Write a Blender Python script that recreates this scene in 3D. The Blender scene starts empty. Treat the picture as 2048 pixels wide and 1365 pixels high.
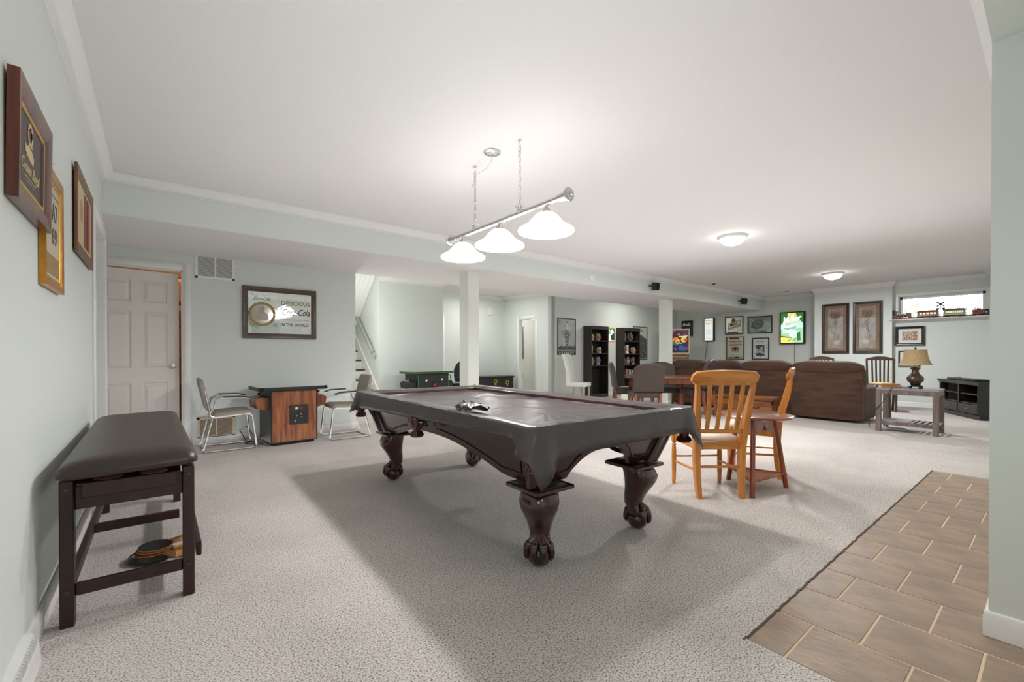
import bpy, bmesh, math, random
from mathutils import Vector, Matrix
random.seed(7)
PI = math.pi
S = bpy.context.scene
C = bpy.context.scene.collection
rad = math.radians

# ------------------------------------------------------------------ camera
YAW = 38.757
cam = bpy.data.cameras.new('camera')
cam.sensor_width = 36.0
cam.lens = 36.0 * 881.5 / 2048.0
cam.shift_y = (715.0 - 682.5) / 2048.0
cam.clip_start = 0.05
camo = bpy.data.objects.new('camera', cam)
camo.location = (0, 0, 1.14)
camo.rotation_euler = (rad(90 - 0.344), 0, rad(-YAW))
C.objects.link(camo)
S.camera = camo

# ------------------------------------------------------------------ world, light, exposure
W = bpy.data.worlds.new('overcast_sky')
S.world = W
W.use_nodes = True
bgn = W.node_tree.nodes['Background']
bgn.inputs[0].default_value = (0.88, 0.94, 1.0, 1)
bgn.inputs[1].default_value = 2.0
S.view_settings.view_transform = 'Standard'
S.view_settings.look = 'None'
S.view_settings.gamma = 1.0
S.view_settings.use_curve_mapping = False
S.view_settings.exposure = 1.06
S.cycles.use_denoising = True
S.cycles.max_bounces = 10
S.cycles.diffuse_bounces = 6
S.cycles.glossy_bounces = 4
S.cycles.transmission_bounces = 6
S.cycles.sample_clamp_indirect = 8.0
S.cycles.caustics_reflective = False
S.cycles.caustics_refractive = False

def lamp(kind, loc, energy, col=(1, 0.96, 0.9), size=0.1, rot=(0, 0, 0), name='lamp_light', spread=180):
    l = bpy.data.lights.new(name, kind)
    l.energy = energy
    l.color = col
    if kind == 'AREA':
        l.shape = 'DISK'; l.size = size
        l.spread = rad(spread)
    else:
        l.shadow_soft_size = size
    o = bpy.data.objects.new(name, l)
    o.location = loc; o.rotation_euler = rot
    C.objects.link(o)
    return o

CEIL = 2.758
FLUSH = [(6.13, 2.82), (10.47, 2.85)]            # the two flush ceiling lamps in view
for (x, y) in FLUSH:
    lamp('AREA', (x, y, CEIL - 0.17), 38, (0.98, 0.99, 1.0), 0.30, name='flush_and_fill_light')
# added unseen fill lamp under the low ceiling behind the camera
for (x, y, z, e) in [(1.1, -1.6, 2.33, 7)]:
    if e:
        lamp('AREA', (x, y, z), e, (1, 0.98, 0.95), 0.30, name='flush_and_fill_light')
PEND_X, PEND_Y = 2.13, (2.27, 2.81, 3.35)
for y in PEND_Y:
    lamp('POINT', (PEND_X, y, 2.05), 20, (0.985, 0.99, 1.0), 0.05, name='pendant_bulb_light')
# added unseen area light behind the camera for frontal fill
dl = lamp('AREA', (1.1, -3.4, 1.2), 5, (0.95, 0.98, 1.0), 2.0, (rad(90), 0, rad(180)), name='rear_fill_light')
dl.data.shape = 'RECTANGLE'; dl.data.size = 2.6; dl.data.size_y = 2.0
# added low-power fill near the camera, aimed at the ceiling like a bounced flash
fd = Vector((0.62, 0.85, 1.0))
lamp('AREA', (0.55, 0.55, 1.0), 4, (0.93, 0.97, 1.0), 0.6, fd.to_track_quat('-Z', 'Y').to_euler(), name='flash_style_fill', spread=170)
# two added unseen uplights standing in for light bounced around this pale room
ul = lamp('AREA', (3.9, 2.75, 1.75), 19, (0.95, 0.975, 1.0), 2.0, (rad(180), 0, 0), name='bounce_fill_light')
ul.data.shape = 'RECTANGLE'; ul.data.size = 7.6; ul.data.size_y = 4.2
ul2 = lamp('AREA', (4.4, 6.05, 0.03), 12, (0.97, 0.98, 1.0), 2.0, (rad(180), 0, 0), name='bounce_fill_light')
ul2.data.shape = 'RECTANGLE'; ul2.data.size = 9.0; ul2.data.size_y = 1.3
lamp('POINT', (8.5, 9.6, 2.1), 7, (1, 0.98, 0.95), 0.1, name='washroom_light')
lamp('POINT', (2.62, 8.05, 1.7), 16, (1, 0.98, 0.95), 0.1, name='stair_light')
lamp('POINT', (0.6, 8.2, 2.0), 9, (1, 0.62, 0.3), 0.08, name='storeroom_light')
lamp('AREA', (6.4, 8.9, CEIL - 0.05), 12, (1, 0.98, 0.95), 0.25, name='passage_fill_light')  # added fill to brighten the passage, no fixture modelled
lamp('AREA', (10.3, 6.95, CEIL - 0.05), 9, (1, 0.98, 0.95), 0.25, name='alcove_fill_light')  # unseen light put in to brighten the alcove wall

# ------------------------------------------------------------------ materials
def lin(h):
    h = h.lstrip('#')
    v = [int(h[i:i + 2], 16) / 255 for i in (0, 2, 4)]
    return tuple((c / 12.92 if c <= 0.04045 else ((c + 0.055) / 1.055) ** 2.4) for c in v) + (1,)
_m = {}
def P(name, hexc, rough=0.5, metal=0.0, vary=None, bump=None, emit=None, coat=0.0, trans=0.0, spec=None, c2=None, alpha=None, ior=None, stretch=None):
    """plain procedural material: colour + optional noise variation + optional bump"""
    if name in _m: return _m[name]
    m = bpy.data.materials.new(name); m.use_nodes = True
    nt = m.node_tree; b = nt.nodes['Principled BSDF']
    col = lin(hexc)
    b.inputs['Base Color'].default_value = col
    b.inputs['Roughness'].default_value = rough
    b.inputs['Metallic'].default_value = metal
    if coat: b.inputs['Coat Weight'].default_value = coat; b.inputs['Coat Roughness'].default_value = 0.08
    if trans: b.inputs['Transmission Weight'].default_value = trans
    if ior: b.inputs['IOR'].default_value = ior
    if spec is not None: b.inputs['Specular IOR Level'].default_value = spec
    if emit:
        b.inputs['Emission Color'].default_value = lin(emit[0]); b.inputs['Emission Strength'].default_value = emit[1]
    if vary or bump:
        tc = nt.nodes.new('ShaderNodeTexCoord')
        mp = nt.nodes.new('ShaderNodeMapping'); nt.links.new(tc.outputs['Object'], mp.inputs[0])
        if stretch: mp.inputs['Scale'].default_value = stretch
    if vary:
        n = nt.nodes.new('ShaderNodeTexNoise'); n.inputs['Scale'].default_value = vary[0]; n.inputs['Detail'].default_value = 4
        nt.links.new(mp.outputs[0], n.inputs['Vector'])
        r = nt.nodes.new('ShaderNodeValToRGB')
        r.color_ramp.elements[0].position = 0.32; r.color_ramp.elements[1].position = 0.68
        a = vary[1]
        r.color_ramp.elements[0].color = lin(c2) if c2 else tuple(c * (1 - a) for c in col[:3]) + (1,)
        r.color_ramp.elements[1].color = col if c2 else tuple(min(1, c * (1 + a)) for c in col[:3]) + (1,)
        nt.links.new(n.outputs[0], r.inputs[0]); nt.links.new(r.outputs[0], b.inputs['Base Color'])
    if bump:
        n2 = nt.nodes.new('ShaderNodeTexNoise'); n2.inputs['Scale'].default_value = bump[0]; n2.inputs['Detail'].default_value = 3
        nt.links.new(mp.outputs[0], n2.inputs['Vector'])
        bp = nt.nodes.new('ShaderNodeBump'); bp.inputs['Strength'].default_value = bump[1]; bp.inputs['Distance'].default_value = bump[2] if len(bump) > 2 else 0.01
        nt.links.new(n2.outputs[0], bp.inputs['Height']); nt.links.new(bp.outputs[0], b.inputs['Normal'])
    _m[name] = m
    return m

def wood(name, dark, light, axis='z', scale=9.0, rough=0.35, coat=0.2, contrast=(0.3, 0.72)):
    if name in _m: return _m[name]
    m = bpy.data.materials.new(name); m.use_nodes = True
    nt = m.node_tree; b = nt.nodes['Principled BSDF']
    b.inputs['Roughness'].default_value = rough
    b.inputs['Coat Weight'].default_value = coat; b.inputs['Coat Roughness'].default_value = 0.15
    tc = nt.nodes.new('ShaderNodeTexCoord'); mp = nt.nodes.new('ShaderNodeMapping')
    nt.links.new(tc.outputs['Object'], mp.inputs[0])
    s = [scale * 3] * 3; s['xyz'.index(axis)] = scale * 0.28
    mp.inputs['Scale'].default_value = s
    n = nt.nodes.new('ShaderNodeTexNoise'); n.inputs['Scale'].default_value = 1.0; n.inputs['Detail'].default_value = 6; n.inputs['Distortion'].default_value = 0.6
    nt.links.new(mp.outputs[0], n.inputs['Vector'])
    r = nt.nodes.new('ShaderNodeValToRGB')
    r.color_ramp.elements[0].position = contrast[0]; r.color_ramp.elements[1].position = contrast[1]
    r.color_ramp.elements[0].color = lin(dark); r.color_ramp.elements[1].color = lin(light)
    nt.links.new(n.outputs[0], r.inputs[0]); nt.links.new(r.outputs[0], b.inputs['Base Color'])
    bp = nt.nodes.new('ShaderNodeBump'); bp.inputs['Strength'].default_value = 0.08; bp.inputs['Distance'].default_value = 0.004
    nt.links.new(n.outputs[0], bp.inputs['Height']); nt.links.new(bp.outputs[0], b.inputs['Normal'])
    _m[name] = m
    return m

def carpet_mat():
    m = bpy.data.materials.new('speckled_carpet'); m.use_nodes = True
    nt = m.node_tree; b = nt.nodes['Principled BSDF']
    b.inputs['Roughness'].default_value = 1.0; b.inputs['Specular IOR Level'].default_value = 0.05
    b.inputs['Sheen Weight'].default_value = 0.25
    tc = nt.nodes.new('ShaderNodeTexCoord')
    n = nt.nodes.new('ShaderNodeTexNoise'); n.inputs['Scale'].default_value = 138; n.inputs['Detail'].default_value = 3; n.inputs['Roughness'].default_value = 0.8
    nt.links.new(tc.outputs['Object'], n.inputs['Vector'])
    r = nt.nodes.new('ShaderNodeValToRGB')
    e = r.color_ramp.elements
    e[0].position = 0.39; e[0].color = lin('#544c47')
    e[1].position = 0.475; e[1].color = lin('#d3cac3')
    x = e.new(0.60); x.color = lin('#ece5df')
    nt.links.new(n.outputs[0], r.inputs[0])
    big = nt.nodes.new('ShaderNodeTexNoise'); big.inputs['Scale'].default_value = 1.6; big.inputs['Detail'].default_value = 3
    nt.links.new(tc.outputs['Object'], big.inputs['Vector'])
    r2 = nt.nodes.new('ShaderNodeValToRGB')
    r2.color_ramp.elements[0].position = 0.35; r2.color_ramp.elements[0].color = (0.86, 0.86, 0.86, 1)
    r2.color_ramp.elements[1].position = 0.62; r2.color_ramp.elements[1].color = (1, 1, 1, 1)
    nt.links.new(big.outputs[0], r2.inputs[0])
    mx = nt.nodes.new('ShaderNodeMix'); mx.data_type = 'RGBA'; mx.blend_type = 'MULTIPLY'; mx.inputs[0].default_value = 1
    nt.links.new(r.outputs[0], mx.inputs[6]); nt.links.new(r2.outputs[0], mx.inputs[7])
    nt.links.new(mx.outputs[2], b.inputs['Base Color'])
    bp = nt.nodes.new('ShaderNodeBump'); bp.inputs['Strength'].default_value = 0.55; bp.inputs['Distance'].default_value = 0.010
    nt.links.new(n.outputs[0], bp.inputs['Height']); nt.links.new(bp.outputs[0], b.inputs['Normal'])
    return m

WALL = P('pale_green_grey_paint', '#dbe1dc', 0.55, bump=(160, 0.05, 0.003))
CEILM = P('ceiling_texture_paint', '#e6e3e2', 0.85, bump=(70, 0.25, 0.006))
TRIM = P('white_trim_paint', '#ecebea', 0.35)
DOORP = P('white_door_paint', '#e4dcd8', 0.4)
CARPET = carpet_mat()
GROUT = P('beige_grout', '#d9bfa6', 0.9, bump=(200, 0.2, 0.002))
TILEM = P('slate_look_tile', '#a58d77', 0.42, vary=(5, 0.2), bump=(20, 0.7, 0.006), c2='#877768', stretch=(2.4, 1, 1))
BLACK = P('black_plastic', '#17171a', 0.4)
CHROME = P('chrome', '#d8d8d8', 0.12, 1.0)
NICKEL = P('brushed_nickel', '#c9c8c5', 0.28, 1.0)
STEEL = P('satin_steel', '#b5b2ab', 0.3, 1.0)
BRASS = P('antique_brass', '#a8863c', 0.3, 1.0)
MIRROR = P('mirror_glass', '#dfe4e2', 0.03, 1.0)
WHITE = P('white_plastic', '#efeeea', 0.4)
CREAM = P('cream_print', '#e9e3cf', 0.6)
GOLDP = P('gold_print', '#c9a13c', 0.35, 0.6)
REDP = P('dark_red_print', '#7c1f1d', 0.5)
BLACKP = P('black_print', '#1c1b1b', 0.6)
WHITEP = P('white_print', '#f2f0ea', 0.6)

# ------------------------------------------------------------------ mesh helpers
class MB:
    def __init__(s): s.bm = bmesh.new()
    def _merge(s, t, M=None):
        if M is not None: bmesh.ops.transform(t, matrix=M, verts=t.verts)
        me = bpy.data.meshes.new('tmp'); t.to_mesh(me); t.free()
        s.bm.from_mesh(me); bpy.data.meshes.remove(me)
        return s
    def box(s, c, d, bev=0, seg=2, M=None, taper=None):
        t = bmesh.new(); bmesh.ops.create_cube(t, size=1)
        for v in t.verts:
            k = 1.0
            if taper and v.co.z < 0: k = taper
            v.co = Vector((v.co.x * d[0] * k, v.co.y * d[1] * k, v.co.z * d[2]))
        if bev:
            bmesh.ops.bevel(t, geom=list(t.edges), offset=min(bev, min(d) * 0.49), segments=seg, affect='EDGES', profile=0.6)
        T = Matrix.Translation(c)
        return s._merge(t, (T if M is None else M @ T))
    def b2(s, lo, hi, bev=0, seg=2, M=None):
        return s.box([(a + b) / 2 for a, b in zip(lo, hi)], [abs(b - a) for a, b in zip(lo, hi)], bev, seg, M)
    def lathe(s, prof, n=24, M=None, ax=1.0, ay=1.0):
        t = bmesh.new(); rings = []
        for (r, z) in prof:
            if r < 1e-5: rings.append([t.verts.new((0, 0, z))])
            else: rings.append([t.verts.new((r * ax * math.cos(2 * PI * i / n), r * ay * math.sin(2 * PI * i / n), z)) for i in range(n)])
        for a, b in zip(rings, rings[1:]):
            for i in range(n):
                j = (i + 1) % n
                if len(a) == 1 and len(b) == 1: continue
                if len(a) == 1: t.faces.new((a[0], b[j], b[i]))
                elif len(b) == 1: t.faces.new((a[i], a[j], b[0]))
                else: t.faces.new((a[i], a[j], b[j], b[i]))
        bmesh.ops.recalc_face_normals(t, faces=t.faces)
        return s._merge(t, M)
    def loft(s, rings, cap=True, M=None, closed=True):
        t = bmesh.new(); R = [[t.verts.new(p) for p in r] for r in rings]
        n = len(R[0])
        for a, b in zip(R, R[1:]):
            for i in range(n if closed else n - 1):
                j = (i + 1) % n
                t.faces.new((a[i], a[j], b[j], b[i]))
        if cap:
            t.faces.new(list(reversed(R[0]))); t.faces.new(R[-1])
        bmesh.ops.recalc_face_normals(t, faces=t.faces)
        return s._merge(t, M)
    def tube(s, pts, r=0.01, n=8, closed=False, M=None, flat=1.0):
        pts = [Vector(p) for p in pts]; N = len(pts)
        rs = r if isinstance(r, (list, tuple)) else [r] * N
        rings = []; prev = None
        for i in range(N):
            if closed: d = pts[(i + 1) % N] - pts[i - 1]
            else: d = pts[min(i + 1, N - 1)] - pts[max(i - 1, 0)]
            d.normalize()
            if prev is None:
                u = d.orthogonal().normalized()
                if abs(d.z) < 0.9: u = Vector((0, 0, 1)).cross(d).normalized()
            else:
                u = (prev - d * prev.dot(d)).normalized()
            prev = u; w = d.cross(u)
            rings.append([pts[i] + (u * math.cos(2 * PI * k / n) + w * math.sin(2 * PI * k / n) * flat) * rs[i] for k in range(n)])
        if closed: rings.append(rings[0]); 
        return s.loft(rings, cap=not closed, M=M)
    def prism(s, poly, depth, M=None, y0=0.0):
        """poly in local x,z extruded from y0 to y0+depth"""
        return s.loft([[(x, y0, z) for x, z in poly], [(x, y0 + depth, z) for x, z in poly]], M=M)
    def zprism(s, poly, z0, z1, M=None):
        return s.loft([[(x, y, z0) for x, y in poly], [(x, y, z1) for x, y in poly]], M=M)
    def sphere(s, c, r, M=None, n=12, sc=(1, 1, 1)):
        t = bmesh.new(); bmesh.ops.create_uvsphere(t, u_segments=n, v_segments=max(6, n // 2 + 2), radius=r)
        T = Matrix.Translation(c) @ Matrix.Diagonal((*sc, 1))
        return s._merge(t, T if M is None else M @ T)
    def noise(s, amp, freq=6.0):
        from mathutils import noise as nz
        for v in s.bm.verts:
            v.co += nz.noise_vector(v.co * freq) * amp
        return s
    def subdiv(s, cuts=1):
        bmesh.ops.subdivide_edges(s.bm, edges=list(s.bm.edges), cuts=cuts, use_grid_fill=True); return s
    def mesh(s, name, mat, smooth=True, angle=35):
        me = bpy.data.meshes.new(name)
        s.bm.to_mesh(me); s.bm.free()
        if mat: me.materials.append(mat)
        if smooth and len(me.polygons):
            me.polygons.foreach_set('use_smooth', [True] * len(me.polygons))
            me.set_sharp_from_angle(angle=rad(angle))
        return me
    def build(s, name, mat, parent=None, smooth=True, label=None, angle=35, loc=None, rot=None):
        o = bpy.data.objects.new(name, s.mesh(name, mat, smooth, angle))
        C.objects.link(o)
        if parent is not None: o.parent = parent
        if label: o['label'] = label
        if loc is not None: o.location = loc
        if rot is not None: o.rotation_euler = rot
        return o

def thing(name, label, cat, loc=(0, 0, 0), rz=0.0, group=None):
    o = bpy.data.objects.new(name, None); o.empty_display_size = 0.1
    C.objects.link(o); o.location = loc; o.rotation_euler = (0, 0, rz)
    o['label'] = label; o['category'] = cat
    if group: o['group'] = group
    return o
def tag(o, label, cat, group=None):
    o['label'] = label; o['category'] = cat
    if group: o['group'] = group
    return o
def struct(o):
    o['kind'] = 'structure'; return o
def sempty(name, loc=(0, 0, 0), rz=0):
    o = bpy.data.objects.new(name, None); C.objects.link(o); o.location = loc; o.rotation_euler = (0, 0, rz); o['kind'] = 'structure'; return o
def dup(root, loc, rz, label=None, group=None):
    r = root.copy(); C.objects.link(r); r.location = loc; r.rotation_euler = (0, 0, rz)
    if label: r['label'] = label
    if group: r['group'] = group
    for ch in list(root.children):
        c = ch.copy(); C.objects.link(c); c.parent = r
        for g in list(ch.children):
            d = g.copy(); C.objects.link(d); d.parent = c
    return r
def share(o, parent, loc=None, rot=None, scale=None):
    c = o.copy(); C.objects.link(c); c.parent = parent
    if loc is not None: c.location = loc
    if rot is not None: c.rotation_euler = rot
    if scale is not None: c.scale = scale
    return c
def Mloc(x, y, z): return Matrix.Translation((x, y, z))
def Mrot(a, ax): return Matrix.Rotation(a, 4, ax)
def text(s, size, mat, parent, loc, shear=0.0, width=None, ext=0.0008, rot=(PI / 2, 0, 0), name='lettering', bold=0.0, spacing=1.0):
    cu = bpy.data.curves.new('txt', 'FONT'); cu.body = s; cu.size = size; cu.align_x = 'CENTER'; cu.align_y = 'CENTER'
    cu.extrude = ext; cu.shear = shear; cu.resolution_u = 3; cu.offset = bold; cu.space_character = spacing
    ob = bpy.data.objects.new('txt', cu)
    me = bpy.data.meshes.new_from_object(ob)
    bpy.data.objects.remove(ob); bpy.data.curves.remove(cu)
    me.materials.clear(); me.materials.append(mat)
    o = bpy.data.objects.new(name, me); C.objects.link(o); o.parent = parent; o.location = loc; o.rotation_euler = rot
    if width and len(me.vertices):
        xs = [v.co.x for v in me.vertices]; w = max(xs) - min(xs)
        if w > 0: 
            for v in me.vertices: v.co.x *= width / w
    return o
def arc(cx, cz, r, a0, a1, n=10, ry=None):
    ry = ry or r
    return [(cx + r * math.cos(rad(a0 + (a1 - a0) * i / n)), cz + ry * math.sin(rad(a0 + (a1 - a0) * i / n))) for i in range(n + 1)]
def disc(cx, cz, r, n=20, ry=None): return arc(cx, cz, r, 0, 360 - 360 / n, n - 1, ry)
def band(cx, cz, r0, r1, a0, a1, n=14):
    return arc(cx, cz, r1, a0, a1, n) + list(reversed(arc(cx, cz, r0, a0, a1, n)))

# ================================================================== THE SETTING
XL, YS, YB, ZS = -0.386, 5.30, 6.82, 2.39
# floor: carpet with a tiled bay at the lower right
fl_ = MB()
TX0, TX1, TY1 = 1.835, 5.93, 0.787
fl_.b2((-2.5, TY1, -0.15), (14.0, 12.0, 0.0)).b2((-2.5, -3.8, -0.15), (TX0, TY1, 0.0)).b2((TX1, 0.0, -0.15), (14.0, TY1, 0.0))
floor = struct(fl_.build('floor', CARPET, smooth=False))
MB().b2((TX0, -3.8, -0.15), (TX1, TY1, -0.0045)).build('grout', GROUT, floor, smooth=False)
tile_w, tile_l, gap = 0.3135, 0.3145, 0.0085
def tile_mesh(sx, sy):
    t = MB().box((0, 0, -0.0075), (sx, sy, 0.011), 0.0018, 1)
    return t.mesh('tile', TILEM, False)
_tm = {}
random.seed(3)
for k in range(13):
    x0 = 1.843 + k * tile_w
    x1 = min(x0 + tile_w - gap, TX1 - 0.004)
    off = 0.648 if k % 2 == 0 else 0.490
    ys = [TY1 - 0.004]
    y = off
    while y > (-1.2 if x0 < 2.5 else -0.1):
        ys.append(y); y -= tile_l
    for a, b in zip(ys, ys[1:]):
        ya = a - (0 if a == ys[0] else gap / 2); yb = b + gap / 2
        key = (round(x1 - x0, 3), round(ya - yb, 3))
        if key not in _tm: _tm[key] = tile_mesh(*key)
        o = bpy.data.objects.new('tile', _tm[key]); C.objects.link(o); o.parent = floor
        o.location = ((x0 + x1) / 2, (ya + yb) / 2, random.uniform(-0.0008, 0.0008))
        o.rotation_euler = (random.uniform(-0.002, 0.002), random.uniform(-0.002, 0.002), 0)
# worn edge of the carpet along the tiles: bound tufts
e_ = MB()
for k in range(150):
    x = TX0 + (TX1 - TX0) * k / 149
    e_.box((x, TY1 + random.uniform(-0.003, 0.003), -0.001), (0.03, 0.007, 0.006), M=None)
e_.build('carpet_edge', P('carpet_binding', '#6d5d50', 1.0), floor)['kind'] = 'stuff'

def wall(name, boxes, mat=WALL):
    m = MB()
    for lo, hi in boxes: m.b2(lo, hi)
    return struct(m.build(name, mat, smooth=False))
ZT = CEIL
wall_left = wall('wall_left', [((XL - 0.12, -3.5, 0), (XL, 4.66, ZT)), ((XL - 0.12, 4.66, 2.20), (XL, 5.62, ZT)), ((XL - 0.12, 5.50, 0), (XL, 5.62, 2.2)),
                               ((-1.0, 4.54, 0), (XL - 0.12, 4.66, ZT)), ((-1.1, 4.66, 0), (-1.0, 6.94, ZT))])
wall('wall_back', [((-1.0, YB, 0), (-0.615, YB + 0.12, ZT)), ((-0.615, YB, 2.18), (0.239, YB + 0.12, ZT)), ((0.239, YB, 0), (2.377, YB + 0.12, ZT))])
wall('wall_stair_left', [((2.257, YB + 0.12, 0), (2.377, 11.5, 5.2))])
wall('wall_stair_front', [((3.54, 8.77, 0), (5.03, 8.89, ZT)), ((4.91, 8.89, 0), (5.03, 9.93, ZT))])
wall('wall_stair_right', [((3.54, 8.89, 0), (3.66, 11.5, 5.2))])
wall('wall_stair_back', [((2.257, 11.5, 0), (3.66, 11.62, 5.2))])
wall('wall_stair_upper', [((2.257, 8.55, ZT + 0.1), (3.66, 8.67, 5.2))])
wall('wall_passage', [((5.03, 9.93, 0), (5.05, 10.05, ZT)), ((5.05, 9.93, 2.09), (5.67, 10.05, ZT)), ((5.67, 9.93, 0), (7.68, 10.05, ZT)), ((5.03, 10.6, 0), (5.9, 10.7, ZT))])
wall('wall_washroom', [((7.68, 7.99, 0), (7.80, 8.595, ZT)), ((7.68, 8.595, 2.09), (7.80, 9.272, ZT)), ((7.68, 9.272, 0), (7.80, 10.05, ZT))])
WASH = P('washroom_white_paint', '#eeefea', 0.5)
wall('wall_washroom_far', [((7.8, 10.5, 0), (9.4, 10.6, ZT)), ((9.3, 8.11, 0), (9.4, 10.6, ZT)), ((7.68, 10.05, 0), (7.8, 10.6, ZT))], WASH)
wall('wall_alcove', [((7.68, 7.99, 0), (13.54, 8.11, ZT))])
wall('wall_right', [((13.42, 3.83, 0), (13.54, 8.11, ZT)), ((12.70, 2.35, 0), (13.54, 3.83, ZT)),
                    ((12.85, 0.06, 0), (12.97, 2.35, 1.90)), ((12.85, 0.06, 2.43), (12.97, 2.35, ZT)),
                    ((12.85, 0.06, 1.90), (12.97, 0.93, 2.43)), ((12.85, 2.27, 1.90), (12.97, 2.35, 2.43)),
                    ((12.45, 0.06, 0), (12.85, 0.86, ZT))])
NEARW = 2.625
wall('wall_near', [((NEARW, -3.5, 0), (NEARW + 0.12, 0.18, ZT)), ((NEARW + 0.12, 0.06, 0), (12.97, 0.18, ZT)), ((-0.5, -3.62, 0), (NEARW + 0.12, -3.5, ZT))])
struct(MB().b2((XL - 0.12, -3.6, 2.397), (NEARW, 0.18, ZT + 0.1)).build('ceiling_near', WALL, smooth=False))
ce = MB()
ce.b2((-1.1, 0.06, CEIL), (2.3, 12.0, CEIL + 0.1)).b2((2.3, 0.06, CEIL), (3.6, 8.72, CEIL + 0.1)).b2((3.6, 0.06, CEIL), (14, 12.0, CEIL + 0.1))
ce.b2((2.2, 8.6, 5.2), (3.8, 11.7, 5.3))
ceiling = struct(ce.build('ceiling', CEILM, smooth=False))
sof = MB().b2((-1.0, YS, ZS + 0.004), (13.42, YB, CEIL))
soffit = struct(sof.build('trim_1', WALL, smooth=False))
struct(MB().b2((-1.0, YS + 0.012, ZS), (13.42, YB - 0.002, ZS + 0.012)).build('ceiling_soffit', CEILM, smooth=False))
# storeroom behind the ajar door
STORE = P('storeroom_warm_paint', '#d8a878', 0.7)
wall('wall_storeroom', [((-1.0, 9.6, 0), (2.3, 9.7, 2.7)), ((-1.1, 6.94, 0), (-1.0, 9.7, 2.7))], STORE)

# crown moulding and baseboards
CP = [(0, 0), (0.085, 0), (0.085, -0.012), (0.074, -0.018), (0.058, -0.030), (0.036, -0.056), (0.024, -0.078), (0.024, -0.086), (0.012, -0.088), (0.012, -0.1), (0, -0.1)]
BP = [(0, 0), (0.015, 0), (0.015, 0.075), (0.012, 0.084), (0.012, 0.092), (0.006, 0.1), (0, 0.1)]
def mould(m, prof, a, b, nrm, z, ea=0, eb=0, sc=1.0):
    """profile swept from a to b (xy); nrm points into the room; ea/eb: mitre (+1 outside corner, -1 inside)"""
    a, b, nrm = Vector(a), Vector(b), Vector(nrm); d = (b - a).normalized()
    R = [[], []]
    for o, h in prof:
        o *= sc; h *= sc
        p = a + nrm * o - d * (ea * o); q = b + nrm * o + d * (eb * o)
        R[0].append((p.x, p.y, z + h)); R[1].append((q.x, q.y, z + h))
    m.loft(R)
tn = [1]
def crown(runs, z=CEIL, name=None):
    tn[0] += 1
    m = MB()
    for r in runs: mould(m, CP, *r[:3], z, *(r[3:] or (0, 0)))
    return struct(m.build(name or 'trim_%d' % tn[0], TRIM, angle=50))
crown([((XL, 0.18), (XL, YS), (1, 0), -1, -1)])
crown([((XL, YS), (13.42, YS), (0, -1), -1, -1)])
crown([((13.42, YS), (13.42, 3.83), (-1, 0), -1, -1), ((13.42, 3.83), (12.70, 3.83), (0, 1), -1, 1), ((12.70, 3.83), (12.70, 2.35), (-1, 0), 1, 1), ((12.70, 2.35), (12.85, 2.35), (0, -1), 1, -1),
       ((12.85, 2.35), (12.85, 0.86), (-1, 0), -1, -1), ((12.85, 0.86), (12.45, 0.86), (0, 1), -1, 1)])
crown([((XL, 0.18), (12.45, 0.18), (0, 1), -1, -1)])
crown([((3.54, 8.77), (5.03, 8.77), (0, -1), 0, 1), ((5.03, 8.77), (5.03, 9.93), (1, 0), 1, -1)])
crown([((5.03, 9.93), (7.68, 9.93), (0, -1), -1, -1), ((7.68, 9.93), (7.68, 7.99), (-1, 0), -1, 1)])
def base(side, runs):
    m = MB()
    for r in runs: mould(m, BP, *r[:3], 0, *(r[3:] or (0, 0)))
    return struct(m.build('baseboard_' + side, TRIM, angle=50))
base('left', [((XL, -3.5), (XL, 4.60), (1, 0))])
base('back', [((0.33, YB), (2.377, YB), (0, -1), 0, 1)])
base('stair', [((3.54, 8.77), (5.03, 8.77), (0, -1), 0, 1), ((5.03, 8.77), (5.03, 9.93), (1, 0), 1, -1)])
base('passage', [((5.76, 9.93), (7.68, 9.93), (0, -1), 0, -1), ((7.68, 8.51), (7.68, 7.99), (-1, 0), 0, 1)])
base('alcove', [((7.68, 7.99), (13.42, 7.99), (0, -1), 1, -1)])
base('right', [((13.42, 7.99), (13.42, 3.83), (-1, 0), -1, -1), ((12.70, 3.83), (12.70, 2.35), (-1, 0), 1, 1), ((12.85, 2.35), (12.85, 0.86), (-1, 0), 0, -1)])
base('near', [((NEARW, 0.18), (NEARW, -3.5), (-1, 0), 1, 0), ((NEARW, 0.18), (NEARW + 0.4, 0.18), (0, 1), 1, 0)])
base('washroom', [((9.3, 8.11), (9.3, 10.5), (-1, 0)), ((7.8, 10.5), (9.3, 10.5), (0, -1))])

# columns under the soffit
for nm, (x0, x1, y0, y1) in {'trim_20': (3.60, 3.80, 5.53, 5.77), 'trim_21': (8.94, 9.12, 5.53, 5.77)}.items():
    m = MB().b2((x0, y0, 0), (x1, y1, ZS + 0.01), 0.006, 1)
    c = struct(m.build(nm, P('column_paint', '#dfe2da', 0.5), smooth=False))
    b = MB()
    for (a, bb, n) in [((x0, y1), (x0, y0), (-1, 0)), ((x0, y0), (x1, y0), (0, -1)), ((x1, y0), (x1, y1), (1, 0)), ((x1, y1), (x0, y1), (0, 1))]:
        mould(b, BP, a, bb, n, 0, 1, 1)
    b.build('baseboard', TRIM, c)

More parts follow.
